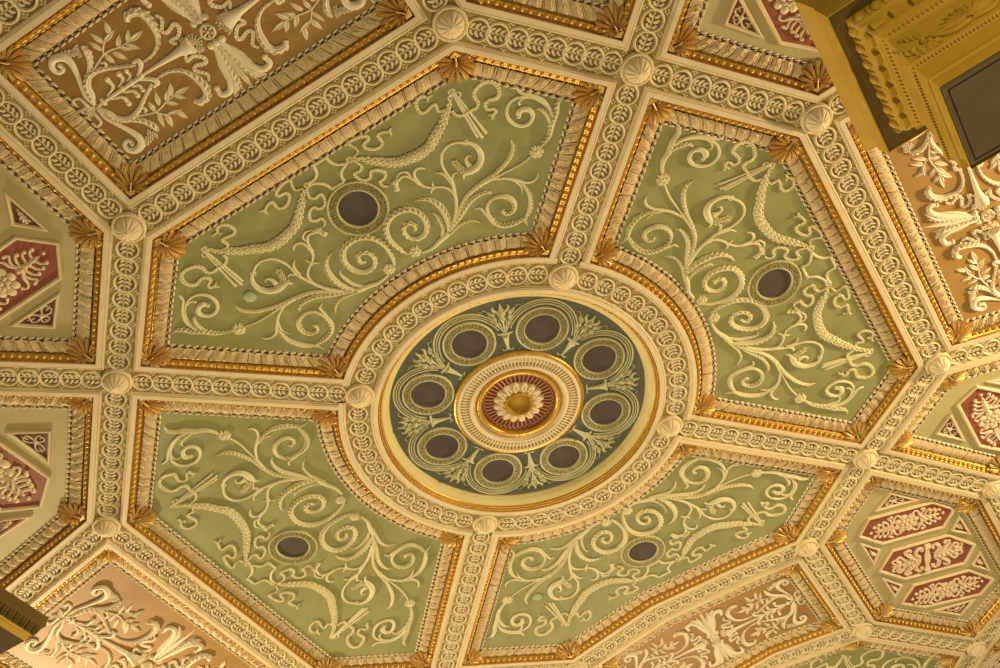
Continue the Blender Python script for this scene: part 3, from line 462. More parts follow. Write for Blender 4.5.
def trefoil(mb, x, y, d, sg, h):
    n = (-d[1]*sg, d[0]*sg)
    for a, b in ((0, -.013), (-.010, 0), (.010, 0), (0, .008)):
        lump(mb, x+d[0]*a+n[0]*b, y+d[1]*a+n[1]*b, h, .0072, .0072, .010, nu=6, nv=2)
def rib_guilloche(mb, pts, gap, h, unit=.105, cells=None):
    P = [np.array(p) for p in pts]; seg = [np.hypot(*(P[i+1]-P[i])) for i in range(len(P)-1)]; L = sum(seg)
    n = max(1, int(round((L-2*gap)/unit))+1); st = (L-2*gap)/(n-1) if n > 1 else 0
    def at(s):
        i = 0
        while i < len(seg)-1 and s > seg[i]: s -= seg[i]; i += 1
        d = (P[i+1]-P[i])/seg[i]; return P[i]+d*s, d
    for k in range(n):
        c, d = at(gap+st*k)
        if not seen(c[0], c[1], 0, 500): continue
        guilloche_unit(mb, c, d, h)
        disc(cells, c[0], c[1], .052, h+.0006, 16)
        c2, d2 = at(min(L, gap+st*(k+.5)))
        for sg in (1, -1): trefoil(mb, c2[0]-d2[1]*sg*.062, c2[1]+d2[0]*sg*.062, d2, sg, h)
    return n
HB = -.020   # bed of the ribs
BW = .076
edges = {}
for f in FACES:
    for i, a in enumerate(f.loop):
        b = f.loop[(i+1) % len(f.loop)]
        if a in ('5', '7', '8', '12') and b in ('5', '7', '8', '12'): continue
        edges.setdefault(tuple(sorted((a, b))), []).append(f)
for (a, b), fs in sorted(edges.items()):
    mid = [N[a]]+edge_pts(a, b)+[N[b]]
    if not any(seen(m1[0]+(m2[0]-m1[0])*t/8, m1[1]+(m2[1]-m1[1])*t/8, 0, 12) for m1, m2 in zip(mid, mid[1:]) for t in range(9)): continue
    sides = []
    for f in fs:
        off = offset(f.poly, BW)
        ia, ib = f.idx[a], f.idx[b]; n = len(f.poly); k = len(mid)-1
        seq = [(ia+j) % n for j in range(k+1)]
        if seq[-1] != ib: seq = [(ia-j) % n for j in range(k+1)]
        sides.append([off[j] for j in seq])
    if len(sides) == 1:
        o1 = []
        for j, p in enumerate(mid):
            s = sides[0][j]; v = sub(s, p)
            d = sub(mid[-1], mid[0]); L = math.hypot(*d); nn = (-d[1]/L, d[0]/L); sgn = 1 if v[0]*nn[0]+v[1]*nn[1] > 0 else -1
            o1.append((p[0]-nn[0]*BW*sgn, p[1]-nn[1]*BW*sgn))
        sides.append(o1)
    lab = 'cream rib of rings between '+' and '.join(f.desc for f in fs) if len(fs) == 2 else {
        ('16', 'x'): 'cream rib of rings right of the three hexagon khaki coffer', ('b', 'bl'): 'cream rib of rings along the bottom of the lower left green coffer',
        ('b', 'br'): 'cream rib of rings along the bottom of the lower right green coffer', ('r15', 'x'): 'cream rib of rings beyond the bottom right corner coffer'}.get((a, b), 'cream rib of rings on the outer side of '+fs[0].desc)
    T = thing('ceiling_rib', lab, 'ceiling rib', (N[a][0]+N[b][0])/2, (N[a][1]+N[b][1])/2, HB, 'guilloche ribs between the coffers')
    mb = MB()
    rows = [[(*sides[0][j], HB), (*mid[j], HB), (*sides[1][j], HB)] for j in range(len(mid))]
    if len(sides[0]) == len(mid):
        mb.grid([[(*N[a], HB)]*3]+rows+[[(*N[b], HB)]*3])
    child(mb, 'bed', 'bed', T, smooth=False)
    mb = MB()
    cells = MB()
    rib_guilloche(mb, mid, .137, HB, {('3', '9'): .111, ('13', '14'): .112}.get((a, b), .105), cells)
    child(mb, 'guilloche_band', 'guil', T); child(cells, 'glazed_cells', 'cell', T, smooth=False)
T = thing('circular_rib', 'round cream rib of interlaced rings circling the grey green medallion', 'ceiling rib', 0, 0, HB)
mb = MB(); lathe(mb, 0, 0, [(.920, HB-.0004), (1.080, HB-.0004)], 128); child(mb, 'bed', 'bed', T)
for q in range(4):
    mb = MB(); cells = MB()
    for i in range(12):
        th = math.radians(90*q+8.53+(90-17.06)/11*i); c = (math.sin(th), math.cos(th)); d = (math.cos(th), -math.sin(th))
        guilloche_unit(mb, c, d, HB); disc(cells, c[0], c[1], .052, HB+.0006, 16)
        if i < 11:
            t2 = th+math.radians((90-17.06)/22)
            for r, sg in ((1.062, 1), (.938, -1)): trefoil(mb, r*math.sin(t2), r*math.cos(t2), (math.cos(t2), -math.sin(t2)), sg, HB)
    child(mb, 'guilloche_band', 'guil', T); child(cells, 'glazed_cells', 'cell', T, smooth=False)

# ------------------------------------------------------------------ rosettes on the rib crossings
def rosette_mesh(parent, x, y):
    mb = MB()
    lathe(mb, x, y, [(.086, HB), (.086, .004), (.082, .011), (.075, .011), (.071, .005), (.066, .004), (.060, .006)], 40)
    for k in range(34):
        a = 2*math.pi*k/34; lump(mb, x+.0695*math.cos(a), y+.0695*math.sin(a), .004, .0045, .0045, .006, nu=6, nv=2)
    child(mb, 'rim', 'guil', parent, origin=(x, y, 0))
    mb = MB(); prof = [(.067*math.cos(e*math.pi/18), .060*math.sin(e*math.pi/18)) for e in range(0, 9)]+[(.0001, .060)]
    lathe(mb, x, y, prof, 72, .004, lambda a, r: (abs(math.cos(a*6))**.5-1)*.008*min(1, r/.03) if r > .012 else 0)
    child(mb, 'petal_dome', 'cream', parent, origin=(x, y, 0))
    mb = MB(); lump(mb, x, y, .060, .013, .013, .010, nu=12, nv=4)
    child(mb, 'centre_bud', 'cream', parent, origin=(x, y, 0))
ROS = {'1': 'at the top tip of the largest green coffer', '2': 'on the four way rib crossing at the top of the photo',
 '3': 'just left of the ochre entablature', '4': 'at the left tip of the largest green coffer', '5': 'on the round rib at the top of the medallion',
 '6': 'on the four way rib crossing at the left of the photo', '7': 'on the round rib at the left of the medallion', '8': 'on the round rib at the right of the medallion',
 '9': 'between the right green coffer and the orange tan coffer', '10': 'below the right green coffer on the right four way crossing', '11': 'at the upper corner of the bottom left brown coffer',
 '12': 'on the round rib at the bottom of the medallion', '13': 'left of the three hexagon coffer', '14': 'above the green sliver at the bottom edge',
 '15': 'nearest the bottom right corner', '16': 'cut by the right edge', 'br': 'cut by the bottom edge right of centre'}
first = None
for k, wh in ROS.items():
    x, y = N[k]; lab = 'round petalled cream rosette '+wh
    if first is None:
        first = thing('ceiling_rosette', lab, 'rosette', x, y, 0, 'rosettes on the rib crossings'); rosette_mesh(first, x, y)
    else: copy_thing(first, x, y, 0, lab)

# ------------------------------------------------------------------ coffers
D = -.053
RD = -.088
P_FIL = [(.073, -.022), (.075, -.010), (.079, -.009), (.081, -.001), (.085, .001), (.087, -.003), (.089, -.003), (.091, .002), (.115, .003), (.1180, .002), (.1190, -.003)]
P_GOLD = [(.1190, -.003), (.1205, -.016), (.1235, -.024), (.1265, -.026), (.1295, -.022), (.133, -.023), (.147, -.027), (.151, -.027), (.154, -.034), (.157, -.048), (.166, -.053)]
def palmette(parent, v, bis, w, label=None):
    """gilded shell ornament set in a frame corner, v = tip of the cream corner, bis = unit vector into the coffer"""
    mb = MB(); n = (-bis[1], bis[0])
    k = 1.0
    L = lambda a, b: (v[0]+bis[0]*a*k+n[0]*b*k, v[1]+bis[1]*a*k+n[1]*b*k)
    ang = [0, 22, 43, 64, 86, 110]
    for i, a in enumerate(ang):
        for sg in ((1, -1) if i else (1,)):
            th = math.radians(a)*sg; ln = [.112, .110, .103, .094, .082, .064][i]
            dx, dy = math.cos(th), math.sin(th); rows = []
            for j in range(9):
                t = j/8; r = .012+ln*t; cxx = .055+dx*r; cyy = dy*r; ww = (.0035+.0105*t**.8)*(1 if t < .8 else math.sqrt(max(.06, 1-((t-.8)/.2)**2)))
                hb = -.018-.026*min(1, (cxx)/.17)+.016*math.sin(math.pi*(t*.8+.1))
                row = []
                for c, g in ((-1, -.022), (-.9, 0), (-.45, .008), (0, .0025), (.45, .008), (.9, 0), (1, -.022)):
                    p = L(cxx-dy*c*ww, cyy+dx*c*ww); row.append((p[0], p[1], hb+g))
                rows.append(row)
            mb.grid(rows); 
    for sg in (1, -1):
        pts = [L(*q) for q in ((.014, sg*.010), (.030, sg*.020), (.052, sg*.022), (.066, sg*.038), (.060, sg*.058), (.044, sg*.062), (.036, sg*.050), (.044, sg*.042))]
        stroke(mb, 'stem', pts, [.010, .012, .013, .013, .012, .010, .009, .012], -.024)
        stroke(mb, 'stem', [L(.028, sg*.030), L(.022, sg*.050), L(.030, sg*.076)], [.014, .018, .006], -.032)
    stroke(mb, 'stem', [L(.020, 0), L(.085, 0)], [.012, .010], -.016)
    p = [L(.006, 0), L(.030, .028), L(.036, 0), L(.030, -.028)]
    mb.add([(*q, -.010) for q in p]+[(*q, -.055) for q in p], [(0, 1, 2, 3), (0, 1, 5, 4), (1, 2, 6, 5), (2, 3, 7, 6), (3, 0, 4, 7)])
    o = child(mb, 'palmette', 'oldgold', parent, origin=(v[0], v[1], -.04))
    if label: o['label'] = label
for f in FACES:
    cen = np.mean([np.array(p) for p in f.poly], 0)
    T = thing('ceiling_coffer', f.label, 'ceiling coffer', cen[0], cen[1], D, 'moulded coffers of the ceiling'); f.T = T
    mb = MB(); moulding(mb, f.poly, P_FIL); child(mb, 'fillet_frame', 'cream', T, sharp=30)
    mb = MB(); moulding(mb, f.poly, P_GOLD); bead_ranges = []
    bl = offset(f.poly, .1395); nbase = len(mb.f)
    for p, d, s in walk(bl, .042):
        if not seen(p[0], p[1], -.03): continue
        a = math.atan2(d[1], d[0])
        nb0 = len(mb.f); lump(mb, p[0], p[1], -.030, .0128, .0125, .021, a, nu=12, nv=5); bead_ranges.append((nb0, len(mb.f)))
        for ds in (.019, .023):
            lump(mb, p[0]+d[0]*ds, p[1]+d[1]*ds, -.030, .0018, .0085, .009, a, nu=6, nv=2)
    go = child(mb, 'bead_moulding', 'gold', T); go.data.materials.append(M['beadgold'])
    if len(go.data.polygons) == len(mb.f):
        for lo_, hi_ in bead_ranges:
            for q in range(lo_, hi_): go.data.polygons[q].material_index = 1
    # leaf-and-tongue moulding
    a0 = offset(f.poly, .165); mb = MB(); n = len(f.poly)
    for i in range(n):
        A = [np.array(offset_pt) for offset_pt in (a0[i], a0[(i+1) % n])]
        pass
    b0 = offset(f.poly, .2335); acc = 0.0; rows = []; dark = []
    for i in range(n):
        p, q = np.array(a0[i]), np.array(a0[(i+1) % n]); p2, q2 = np.array(b0[i]), np.array(b0[(i+1) % n]); L = np.hypot(*(q-p))
        mm = (p+q)/2
        big = seen(p[0], p[1], 0, 60) or seen(q[0], q[1], 0, 60) or seen(mm[0], mm[1], 0, 60)
        m = max(1, int(L/(.0044 if big else .1)))
        for j in range(m):
            t = j/m; s = acc+L*t; ph = ((s/.074) % 1.0)-.5; row = []
            for c in range(9):
                v = c/8; pt = (p+(q-p)*t)*(1-v)+(p2+(q2-p2)*t)*v
                base = -.045-.006*v+.006*math.sin(math.pi*v)
                edge = .40*math.sin(math.pi*(.12+.8*v))**.6
                g = 0.0
                if big:
                    if abs(ph) < edge: g = .007*math.cos(abs(ph)/edge*math.pi/2)**.5+.0030*math.cos(abs(ph)*58+v*10)
                    if abs(ph) < .045: g += .004
                    if abs(abs(ph)-.5) < .06: g += .007*(1-v)
                row.append((pt[0], pt[1], base+g))
            rows.append(row); dark.append(big and ((.405 < abs(ph) < .45)))
        acc += L
    mb.grid(rows, closed_u=True); lo = child(mb, 'leaf_moulding', 'leaf', T, sharp=60)
    lo.data.materials.append(M['glazeshade'])
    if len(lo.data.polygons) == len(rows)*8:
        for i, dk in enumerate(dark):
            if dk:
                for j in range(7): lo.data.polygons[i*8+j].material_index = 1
    mb = MB(); moulding(mb, f.poly, [(.2330, -.050), (.2340, -.056), (.2460, -.057), (.2470, -.051), (.2505, -.050), (.2540, D)])
    child(mb, 'groove', 'glazeshade', T)
    mb = MB()
    for p, d, s in walk(offset(f.poly, .2503), .0415):
        if not seen(p[0], p[1], D): continue
        a = math.atan2(d[1], d[0]); lump(mb, p[0], p[1], -.053, .0200, .0066, .0110, a+.14, nu=8, nv=3)
    for p, d, s in walk(offset(f.poly, .2390), .0415, .02):
        if not seen(p[0], p[1], D): continue
        a = math.atan2(d[1], d[0]); lump(mb, p[0], p[1], -.056, .0110, .0050, .0120, a, nu=6, nv=2)
    child(mb, 'rope_moulding', 'rope', T)
    mb = MB(); fp = offset(f.poly, .2525); mb.add([(*p, D) for p in fp], [tuple(range(len(fp)))])
    child(mb, 'field', {'green': 'green', 'brown': 'brown', 'hex': 'khaki'}[f.kind], T, smooth=False)
    off = offset(f.poly, .124); off2 = offset(f.poly, .26)
    for a in f.loop:
        i = f.idx[a]; v = off[i]; b = sub(off2[i], v); L = math.hypot(*b); b = (b[0]/L, b[1]/L)
        if seen(v[0], v[1], -.04, 30): palmette(T, v, b, 1)
    f.inner = off2

# ------------------------------------------------------------------ homographies between coffers
def homog(src, dst):
    A = []
    for (x, y), (u, v), *w in zip(src, dst):
        A.append([-x, -y, -1, 0, 0, 0, u*x, u*y, u]); A.append([0, 0, 0, -x, -y, -1, v*x, v*y, v])
    H = np.linalg.svd(np.array(A))[2][-1].reshape(3, 3)
    def F(x, y):
        q = H@np.array([x, y, 1.0]); return (float(q[0]/q[2]), float(q[1]/q[2]))
    return F
V = DATA['vents']
def keyp(fk, names, vent): 
    f = FD[fk]; c = [f.inner[f.idx[n]] for n in names]; c += [vent, vent]
    # middle of the arc side
    a, b = names[0], names[-1]; A = np.array(N[a])+np.array(N[b]); A = A/np.hypot(*A)*1.26
    return c+[tuple(A)]
base = keyp('G1', ['5', '2', '1', '4', '6', '7'], V[0])
TG = {'G1': (['5', '2', '1', '4', '6', '7'], 0), 'G2': (['5', '2', '3', '9', '10', '8'], 1), 'G3': (['7', '6', '11', 'bl', 'b', '12'], 2), 'G4': (['8', '10', '13', 'br', 'b', '12'], 3)}
def scroll_half(F, T, tag):
    parts = {}
    for i, (part, kind, pts, w) in enumerate(DATA['half']):
        key = part
        if part in ('ribbon', 'flower'): key = part+str(i if w[-1] != .0057 else i-1) if part == 'flower' or len(pts) > 4 else part+str(i-1)
        parts.setdefault(key, (part, MB()))
        stroke(parts[key][1], kind, pts, w, D, F)
    for key, (nm, m) in parts.items(): child(m, nm, 'greenorn', T)
def tps(src, dst, lam=2e-3):
    """thin plate mapping: carries the drawn half ornament onto the same landmarks of another coffer half"""
    S_ = np.array(src); D_ = np.array(dst); n = len(S_)
    ker = lambda r: np.where(r > 1e-9, r*r*np.log(np.maximum(r, 1e-9)), 0)
    K_ = ker(np.hypot(*(S_[:, None]-S_[None]).transpose(2, 0, 1)))+lam*np.eye(n)
    P_ = np.c_[np.ones(n), S_]; A = np.block([[K_, P_], [P_.T, np.zeros((3, 3))]])
    X = np.linalg.solve(A, np.r_[D_, np.zeros((3, 2))])
    def F(x, y):
        k = ker(np.hypot(S_[:, 0]-x, S_[:, 1]-y)); q = k@X[:n]+X[n]+x*X[n+1]+y*X[n+2]
        return (float(q[0]), float(q[1]))
    return F
LM = DATA['tps']
ringB = (LM['G1b'][1])
for g in ('G1', 'G2', 'G3', 'G4'):
    T = FD[g].T
    for tag in 'ab':
        F = tps(LM['src'], LM[g+tag]) if g+tag in LM else (lambda x, y: (x, y))
        scroll_half(F, T, tag)
    da = LM.get(g+'a', LM['src'])[1]; db = LM[g+'b'][1]; vv = LM.get(g+'a', LM['src'])[8]
    s3 = np.array([[*LM['src'][1], 1], [*ringB, 1], [*LM['src'][8], 1]]); X3 = np.linalg.solve(s3, np.array([da, db, vv]))
    m = MB()
    for part, kind, pts, w in DATA['cart']: stroke(m, kind, pts, w, D, lambda x, y: tuple(float(c) for c in np.array([x, y, 1.0])@X3))
    child(m, 'cartouche', 'greenorn', T)
# the green sliver at the bottom edge: ornament of the outer corner only
f = FD['G5']; T = f.T
vg = ((f.inner[f.idx['14']][0]+f.inner[f.idx['15']][0])/2+.1, f.inner[f.idx['14']][1]-1.35)
def Fg(x, y):
    a = np.array(base[1]); b = np.array(base[2]); A = np.array(f.inner[f.idx['15']]); B = np.array(f.inner[f.idx['14']])
    s = complex(*(np.array([x, y])-b))/complex(*(a-b)); r = s.conjugate()*complex(*(A-B)); 
    s2 = complex(*B)+s*complex(*(A-B)); s3 = complex(*B)+s.conjugate()*complex(*(A-B))
    q = s2 if gflip == 0 else s3
    return (q.real, q.imag)
cenG = complex(*np.mean(np.array(f.inner), 0)); gflip = 0
t0 = complex(*Fg(*V[0])); gflip = 1; t1 = complex(*Fg(*V[0])); gflip = 0 if abs(t0-cenG) < abs(t1-cenG) else 1
scroll_half(Fg, T, 'a')

# ------------------------------------------------------------------ round vents
def vent_thing(x, y, R, label, group, mr, h0=D, hole=1.0):
    T = thing('round_vent', label, 'vent', x, y, h0, group)
    k = R/.165; mb = MB()
    lathe(mb, x, y, [(.165*k, h0), (.165*k, h0+.010), (.160*k, h0+.016), (.154*k, h0+.014), (.151*k, h0+.006), (.116*k, h0+.008), (.113*k, h0+.014), (.109*k, h0+.015), (.1045*hole*k, h0+.010), (.103*hole*k, h0-.004)], 64)
    gr = [q for q in range(len(mb.f)) if q % 9 == 4]
    rnd = random.Random(3)
    for ring in range(4):
        rr = (.1205+.0085*ring)*k; n = int(2*math.pi*rr/.0112)
        for i in range(n):
            a = 2*math.pi*(i+.5*(ring % 2)+rnd.uniform(-.3, .3))/n
            lump(mb, x+(rr+rnd.uniform(-.002, .002))*math.cos(a), y+rr*math.sin(a), h0+.006, rnd.uniform(.004, .007), rnd.uniform(.0022, .0040), rnd.uniform(.007, .014), rnd.uniform(0, 3.1), nu=5, nv=2)
    ro = child(mb, 'ornate_ring', mr, T, origin=(x, y, h0)); ro.data.materials.append(M['cell'])
    for q in gr: ro.data.polygons[q].material_index = 1
    mb = MB(); disc(mb, x, y, .1045*hole*k, h0+.0015)
    child(mb, 'grille', 'grille', T, origin=(x, y, h0))
    return T
VL = ['round dark grille in an ornate ring in the big upper left green coffer', 'round dark grille in an ornate ring in the right green coffer', 'round dark grille in an ornate ring in the lower left green coffer', 'round dark grille in an ornate ring in the narrow lower right green coffer']
v0 = None
for (x, y), lab in zip(V, VL):
    if v0 is None: v0 = vent_thing(x, y, .165, lab, 'grilles in the green coffers', 'vent')
    else: copy_thing(v0, x, y, D, lab)
for (x, y), lab in zip(DATA['disc'], ['small plain sage disc in the left part of the big upper left green coffer', 'small plain sage disc in the narrow lower right green coffer']):
    mb = MB(); lathe(mb, x, y, [(.036, D), (.036, D+.008), (.032, D+.012), (.0001, D+.013)], 28)
    o = mb.build('cover_plate', 'sage', origin=(x, y, D)); o['label'] = lab; o['category'] = 'cover plate'; o['group'] = 'cover plates in the green coffers'

# ------------------------------------------------------------------ brown coffers
def brown(fk, a, b, off, U, Vv, ws=1.0):
    """off = centre (along, across) from the middle of rib a-b; U, Vv = drawing axes in the same frame"""
    f = FD[fk]; A = np.array(N[a]); B = np.array(N[b]); m = (A+B)/2; e = B-A; L = np.hypot(*e); e = e/L; n = np.array([-e[1], e[0]])
    c = np.mean(np.array(f.poly), 0)
    if n@(c-m) < 0: n = -n
    K = m+e*off[0]+n*off[1]; U_ = e*U[0]+n*U[1]; V_ = e*Vv[0]+n*Vv[1]
    def mk(su, sv): return lambda x, y: tuple(K+U_*(x*su)+V_*(y*sv))
    for su in (1, -1):
        P = {}
        for part, kind, pts, w in DATA['bax']:
            if part == 'sheaf': continue
            stroke(P.setdefault(part, MB()), kind, pts, [c*ws for c in w], D, mk(su, 1))
        for sv in (1, -1):
            for part, kind, pts, w in DATA['bq']:
                if part == 'sheaf': continue
                key = part if part in ('candelabrum', 'anthemion') else part+str(sv)
                stroke(P.setdefault(key, MB()), kind, pts, [c*ws for c in w], D, mk(su, sv))
        # jointed stem of the candelabrum
        for t in (.52, .60, .68):
            x, y = mk(su, 1)(.72*t+.02, 0); lump(P['candelabrum'], x, y, D, .014, .018, .022, nu=8)
        for key, mbb in P.items(): child(mbb, key.rstrip('-1'), 'brownorn', f.T)
    for sv in (1, -1):
        mbb = MB()
        for su in (1, -1):
            for part, kind, pts, w in DATA['bq']:
                if part == 'sheaf': stroke(mbb, kind, pts, w, D, mk(su, sv))
        for dx, ln in ((0, .35), (-.035, .32), (.035, .32), (-.065, .27), (.065, .27)):
            stroke(mbb, 'pet', [(dx*.35, .09), (dx*1.3, ln)], [.042], D, mk(1, sv))
        for q in (-.022, 0, .022): stroke(mbb, 'stem', [(q*.5, .05), (q*.9, .11), (q*1.4, .2)], [.018, .02, .012], D, mk(1, sv))
        x, y = mk(1, sv)(0, .058)
        for q in (-.032, 0, .032):
            xx, yy = mk(1, sv)(q, .062); lump(mbb, xx, yy, D, .02, .018, .026, nu=8)
        child(mbb, 'sheaf', 'brownorn', f.T)
    mbb = MB(); x, y = K; ring_tube(mbb, x, y, .034, .014, .02, D, 8, 4)
    for i in range(6): lump(mbb, x+.02*math.cos(i*1.047), y+.02*math.sin(i*1.047), D, .012, .008, .022, i*1.047, nu=6)
    lump(mbb, x, y, D, .009, .009, .03, nu=8); child(mbb, 'rosette', 'brownorn', f.T)
brown('B1', '4', '1', (0, .566), (1, 0), (0, 1))
brown('B2', '3', '9', (.185, .617), (1.10, 0), (.46, 1.0))
brown('B3', '11', 'bl', (.167, .80), (1.10, -.085), (.27, 1.5), 1.12)
brown('B4', '13', 'br', (.023, .535), (1.02, -.04), (.16, 1.08), .84)

# ------------------------------------------------------------------ khaki coffers with red panels
def plate_frame(mb, poly, w=.016):
    moulding(mb, poly, [(-.004, D), (-.002, D+.014), (.002, D+.018), (w*.6, D+.018), (w, D+.012), (w+.003, D+.003)])
def hexmotif(mb, c, ax, ay, middle):
    """ax, ay: half-axis vectors of the hexagon"""
    L = lambda a, b: (c[0]+ax[0]*a+ay[0]*b, c[1]+ax[1]*a+ay[1]*b)
    la = math.hypot(*ax); lb = math.hypot(*ay); k = lb
    if not middle:
        r = .50*lb
        for kk in range(8):
            a = kk*math.pi/4
            p = (c[0]+r*math.cos(a), c[1]+r*math.sin(a)); lump(mb, p[0], p[1], D, r*.42, r*.42, .016, a, nu=8)
            p = (c[0]+r*.5*math.cos(a+.39), c[1]+r*.5*math.sin(a+.39)); lump(mb, p[0], p[1], D, r*.26, r*.2, .024, a, nu=7)
        lump(mb, c[0], c[1], D, r*.24, r*.24, .03, nu=8)
    for s in (1, -1):
        if not middle:
            stroke(mb, 'leafc', [L(s*.30, 0), L(s*.5, 0), L(s*.74, 0)], [.3*k, .3*k, .1*k], D)
            lump(mb, *L(s*.82, 0), D, .09*k, .09*k, .02, nu=8)
            for t in (1, -1):
                stroke(mb, 'stem', [L(s*.42, 0), L(s*.31, t*.32), L(s*.27, t*.62), L(s*.20, t*.74), L(s*.15, t*.62)], [.16*k, .17*k, .12*k, .09*k, .12*k], D)
                stroke(mb, 'stem', [L(s*.34, t*.25), L(s*.36, t*.5), L(s*.42, t*.68), L(s*.35, t*.76)], [.12*k, .12*k, .1*k, .14*k], D)
                for q, ln in ((.47, .58), (.58, .5), (.69, .4)):
                    stroke(mb, 'stem', [L(s*(q-.06), t*.05), L(s*(q-.04), t*ln*.6), L(s*(q+.02), t*ln)], [.1*k, .13*k, .1*k], D)
                    lump(mb, *L(s*(q+.05), t*(ln-.04)), D, .1*k, .1*k, .022, nu=8)
        else:
            for t in (1, -1):
                stroke(mb, 'leaf', [L(s*.16, t*.1), L(s*.27, t*.42), L(s*.22, t*.72), L(s*.12, t*.7), L(s*.13, t*.5)], [.14*k, .2*k, .18*k, .14*k, .2*k], D)
                stroke(mb, 'leaf', [L(s*.25, t*.05), L(s*.38, t*.35), L(s*.5, t*.66), L(s*.43, t*.8), L(s*.36, t*.66)], [.2*k, .24*k, .18*k, .14*k, .18*k], D)
                stroke(mb, 'stem', [L(s*.36, t*.04), L(s*.5, t*.2), L(s*.62, t*.5), L(s*.7, t*.34), L(s*.64, t*.22)], [.16*k, .16*k, .14*k, .12*k, .16*k], D)
                stroke(mb, 'stem', [L(s*.62, t*.06), L(s*.74, t*.12), L(s*.8, t*.3), L(s*.72, t*.4)], [.12*k, .12*k, .1*k, .08*k], D)
            stroke(mb, 'leafc', [L(s*.14, 0), L(s*.36, 0), L(s*.6, 0), L(s*.82, 0)], [.16*k, .28*k, .22*k, .06*k], D)
    if middle:
        stroke(mb, 'stem', [L(0, -.82), L(0, -.5), L(0, 0), L(0, .5), L(0, .82)], [.3*k, .16*k, .3*k, .16*k, .3*k], D)
        for t in (1, -1): lump(mb, *L(0, t*.84), D, .16*k, .1*k, .02, math.atan2(ax[1], ax[0]), nu=8)
def trimotif(mb, tri, big):
    c = np.mean(np.array(tri), 0)
    P = [np.array(p) for p in tri]
    if not big:
        i = int(np.argmax([np.hypot(*(p-c)) for p in P])); d = P[i]-c
        stroke(mb, 'leafc', [tuple(c-d*.42), tuple(c-d*.05), tuple(c+d*.42)], [.030, .034, .006], D)
        for j in range(3):
            if j != i: stroke(mb, 'pet', [tuple(c-d*.1), tuple(c+(P[j]-c)*.52)], [.018], D)
        return
    for j in range(3):
        v = (P[j]-c); n = np.array([-v[1], v[0]]); n = n/np.hypot(*n); L = np.hypot(*v)
        for s in (1, -1):
            stroke(mb, 'stem', [tuple(c), tuple(c+v*.25+n*s*.022), tuple(c+v*.45+n*s*.020), tuple(c+v*.5+n*s*.006), tuple(c+v*.42+n*s*.006)], [.010, .011, .009, .008, .012], D)
        stroke(mb, 'leafc', [tuple(c+v*.3), tuple(c+v*.62)], [.014, .004], D)
    lump(mb, c[0], c[1], D, .016, .016, .018, nu=8)
HX, TR = DATA['hex'], DATA['tri']
src_f = FD['H6']; names6 = ['10', '13', '14', '15', 'x', '16']
pos = ['top left', 'middle', 'bottom right']
for f in FACES:
    if f.kind != 'hex': continue
    if f.key == 'H6': F = lambda x, y: (x, y)
    elif f.key in DATA['hexpairs']:
        hp = DATA['hexpairs'][f.key]; XA = np.linalg.lstsq(np.array([[*p[0], 1.0] for p in hp]), np.array([p[1] for p in hp]), rcond=None)[0]
        F = lambda x, y, XA=XA: tuple(float(c) for c in np.array([x, y, 1.0])@XA)
    else: F = homog([src_f.inner[src_f.idx[n]] for n in names6], [f.inner[f.idx[n]] for n in f.loop])
    for i, hx in enumerate(HX):
        p = [F(*q) for q in hx]
        if not any(seen(*q, D, 12) for q in p): continue
        m = MB(); plate_frame(m, p); fr = child(m, 'hexagon_panel', 'cream', f.T, sharp=30)
        ip = offset(p, .0165); m = MB(); m.add([(*q, D+.004) for q in ip], [tuple(range(6))]); fr['_o'] = list(fr.location+Vector(f.T['_o']))
        child(m, 'panel_field', 'red', fr, smooth=False)
        m = MB(); c = tuple(np.mean(np.array(p), 0)); tipa, tipb = np.array(p[0]), np.array(p[3]); ax = (tipb-tipa)/2*.9
        ups = (np.array(p[1])+np.array(p[2]))/2-np.array(c); upd = (np.array(p[4])+np.array(p[5]))/2-np.array(c); n_ = np.array([-ax[1], ax[0]]); n_ = n_/np.hypot(*n_)
        hb = abs((ups-upd)@n_)/2-.02; hexmotif(m, c, tuple(ax), tuple(n_*hb), i == 1)
        child(m, 'relief', 'redorn', fr)
    for i, tr in enumerate(TR):
        p = [F(*q) for q in tr]
        if not any(seen(*q, D, 12) for q in p): continue
        m = MB(); plate_frame(m, p, .012); fr = child(m, 'triangle_panel', 'cream', f.T, sharp=30)
        ip = offset(p, .0125); m = MB(); m.add([(*q, D+.004) for q in ip], [(0, 1, 2)]); fr['_o'] = list(fr.location+Vector(f.T['_o']))
        child(m, 'panel_field', 'maroon', fr, smooth=False)
        m = MB(); trimotif(m, ip, i < 2); child(m, 'relief', 'redorn', fr)

# ------------------------------------------------------------------ round medallion
T = thing('round_ceiling_panel', 'large round grey green ceiling panel with pale relief and gilded ring moulding', 'ceiling panel', 0, 0, RD)
mb = MB(); lathe(mb, 0, 0, [(.927, -.022), (.925, -.010), (.921, -.009), (.919, -.001), (.915, .001), (.913, -.003), (.911, -.003), (.909, .002), (.885, .003), (.882, .002), (.881, -.003)], 160); child(mb, 'cream_ring', 'cream', T, sharp=30)
mb = MB(); lathe(mb, 0, 0, [(.881, -.003), (.8795, -.012), (.877, -.016), (.874, -.012), (.870, -.013), (.8685, -.022), (.866, -.026), (.863, -.022), (.859, -.023), (.8575, -.033), (.855, -.036)], 160); child(mb, 'gilded_ring', 'gold', T)
mb = MB(); lathe(mb, 0, 0, [(.855, -.036), (.850, -.037), (.838, -.043), (.827, -.052), (.819, -.062), (.8165, -.072), (.812, -.074), (.808, RD)], 160); child(mb, 'cove', 'paleyellow', T, sharp=30)
mb = MB(); lathe(mb, 0, 0, [(.812, RD), (.404, RD)], 128); child(mb, 'field', 'teal', T)
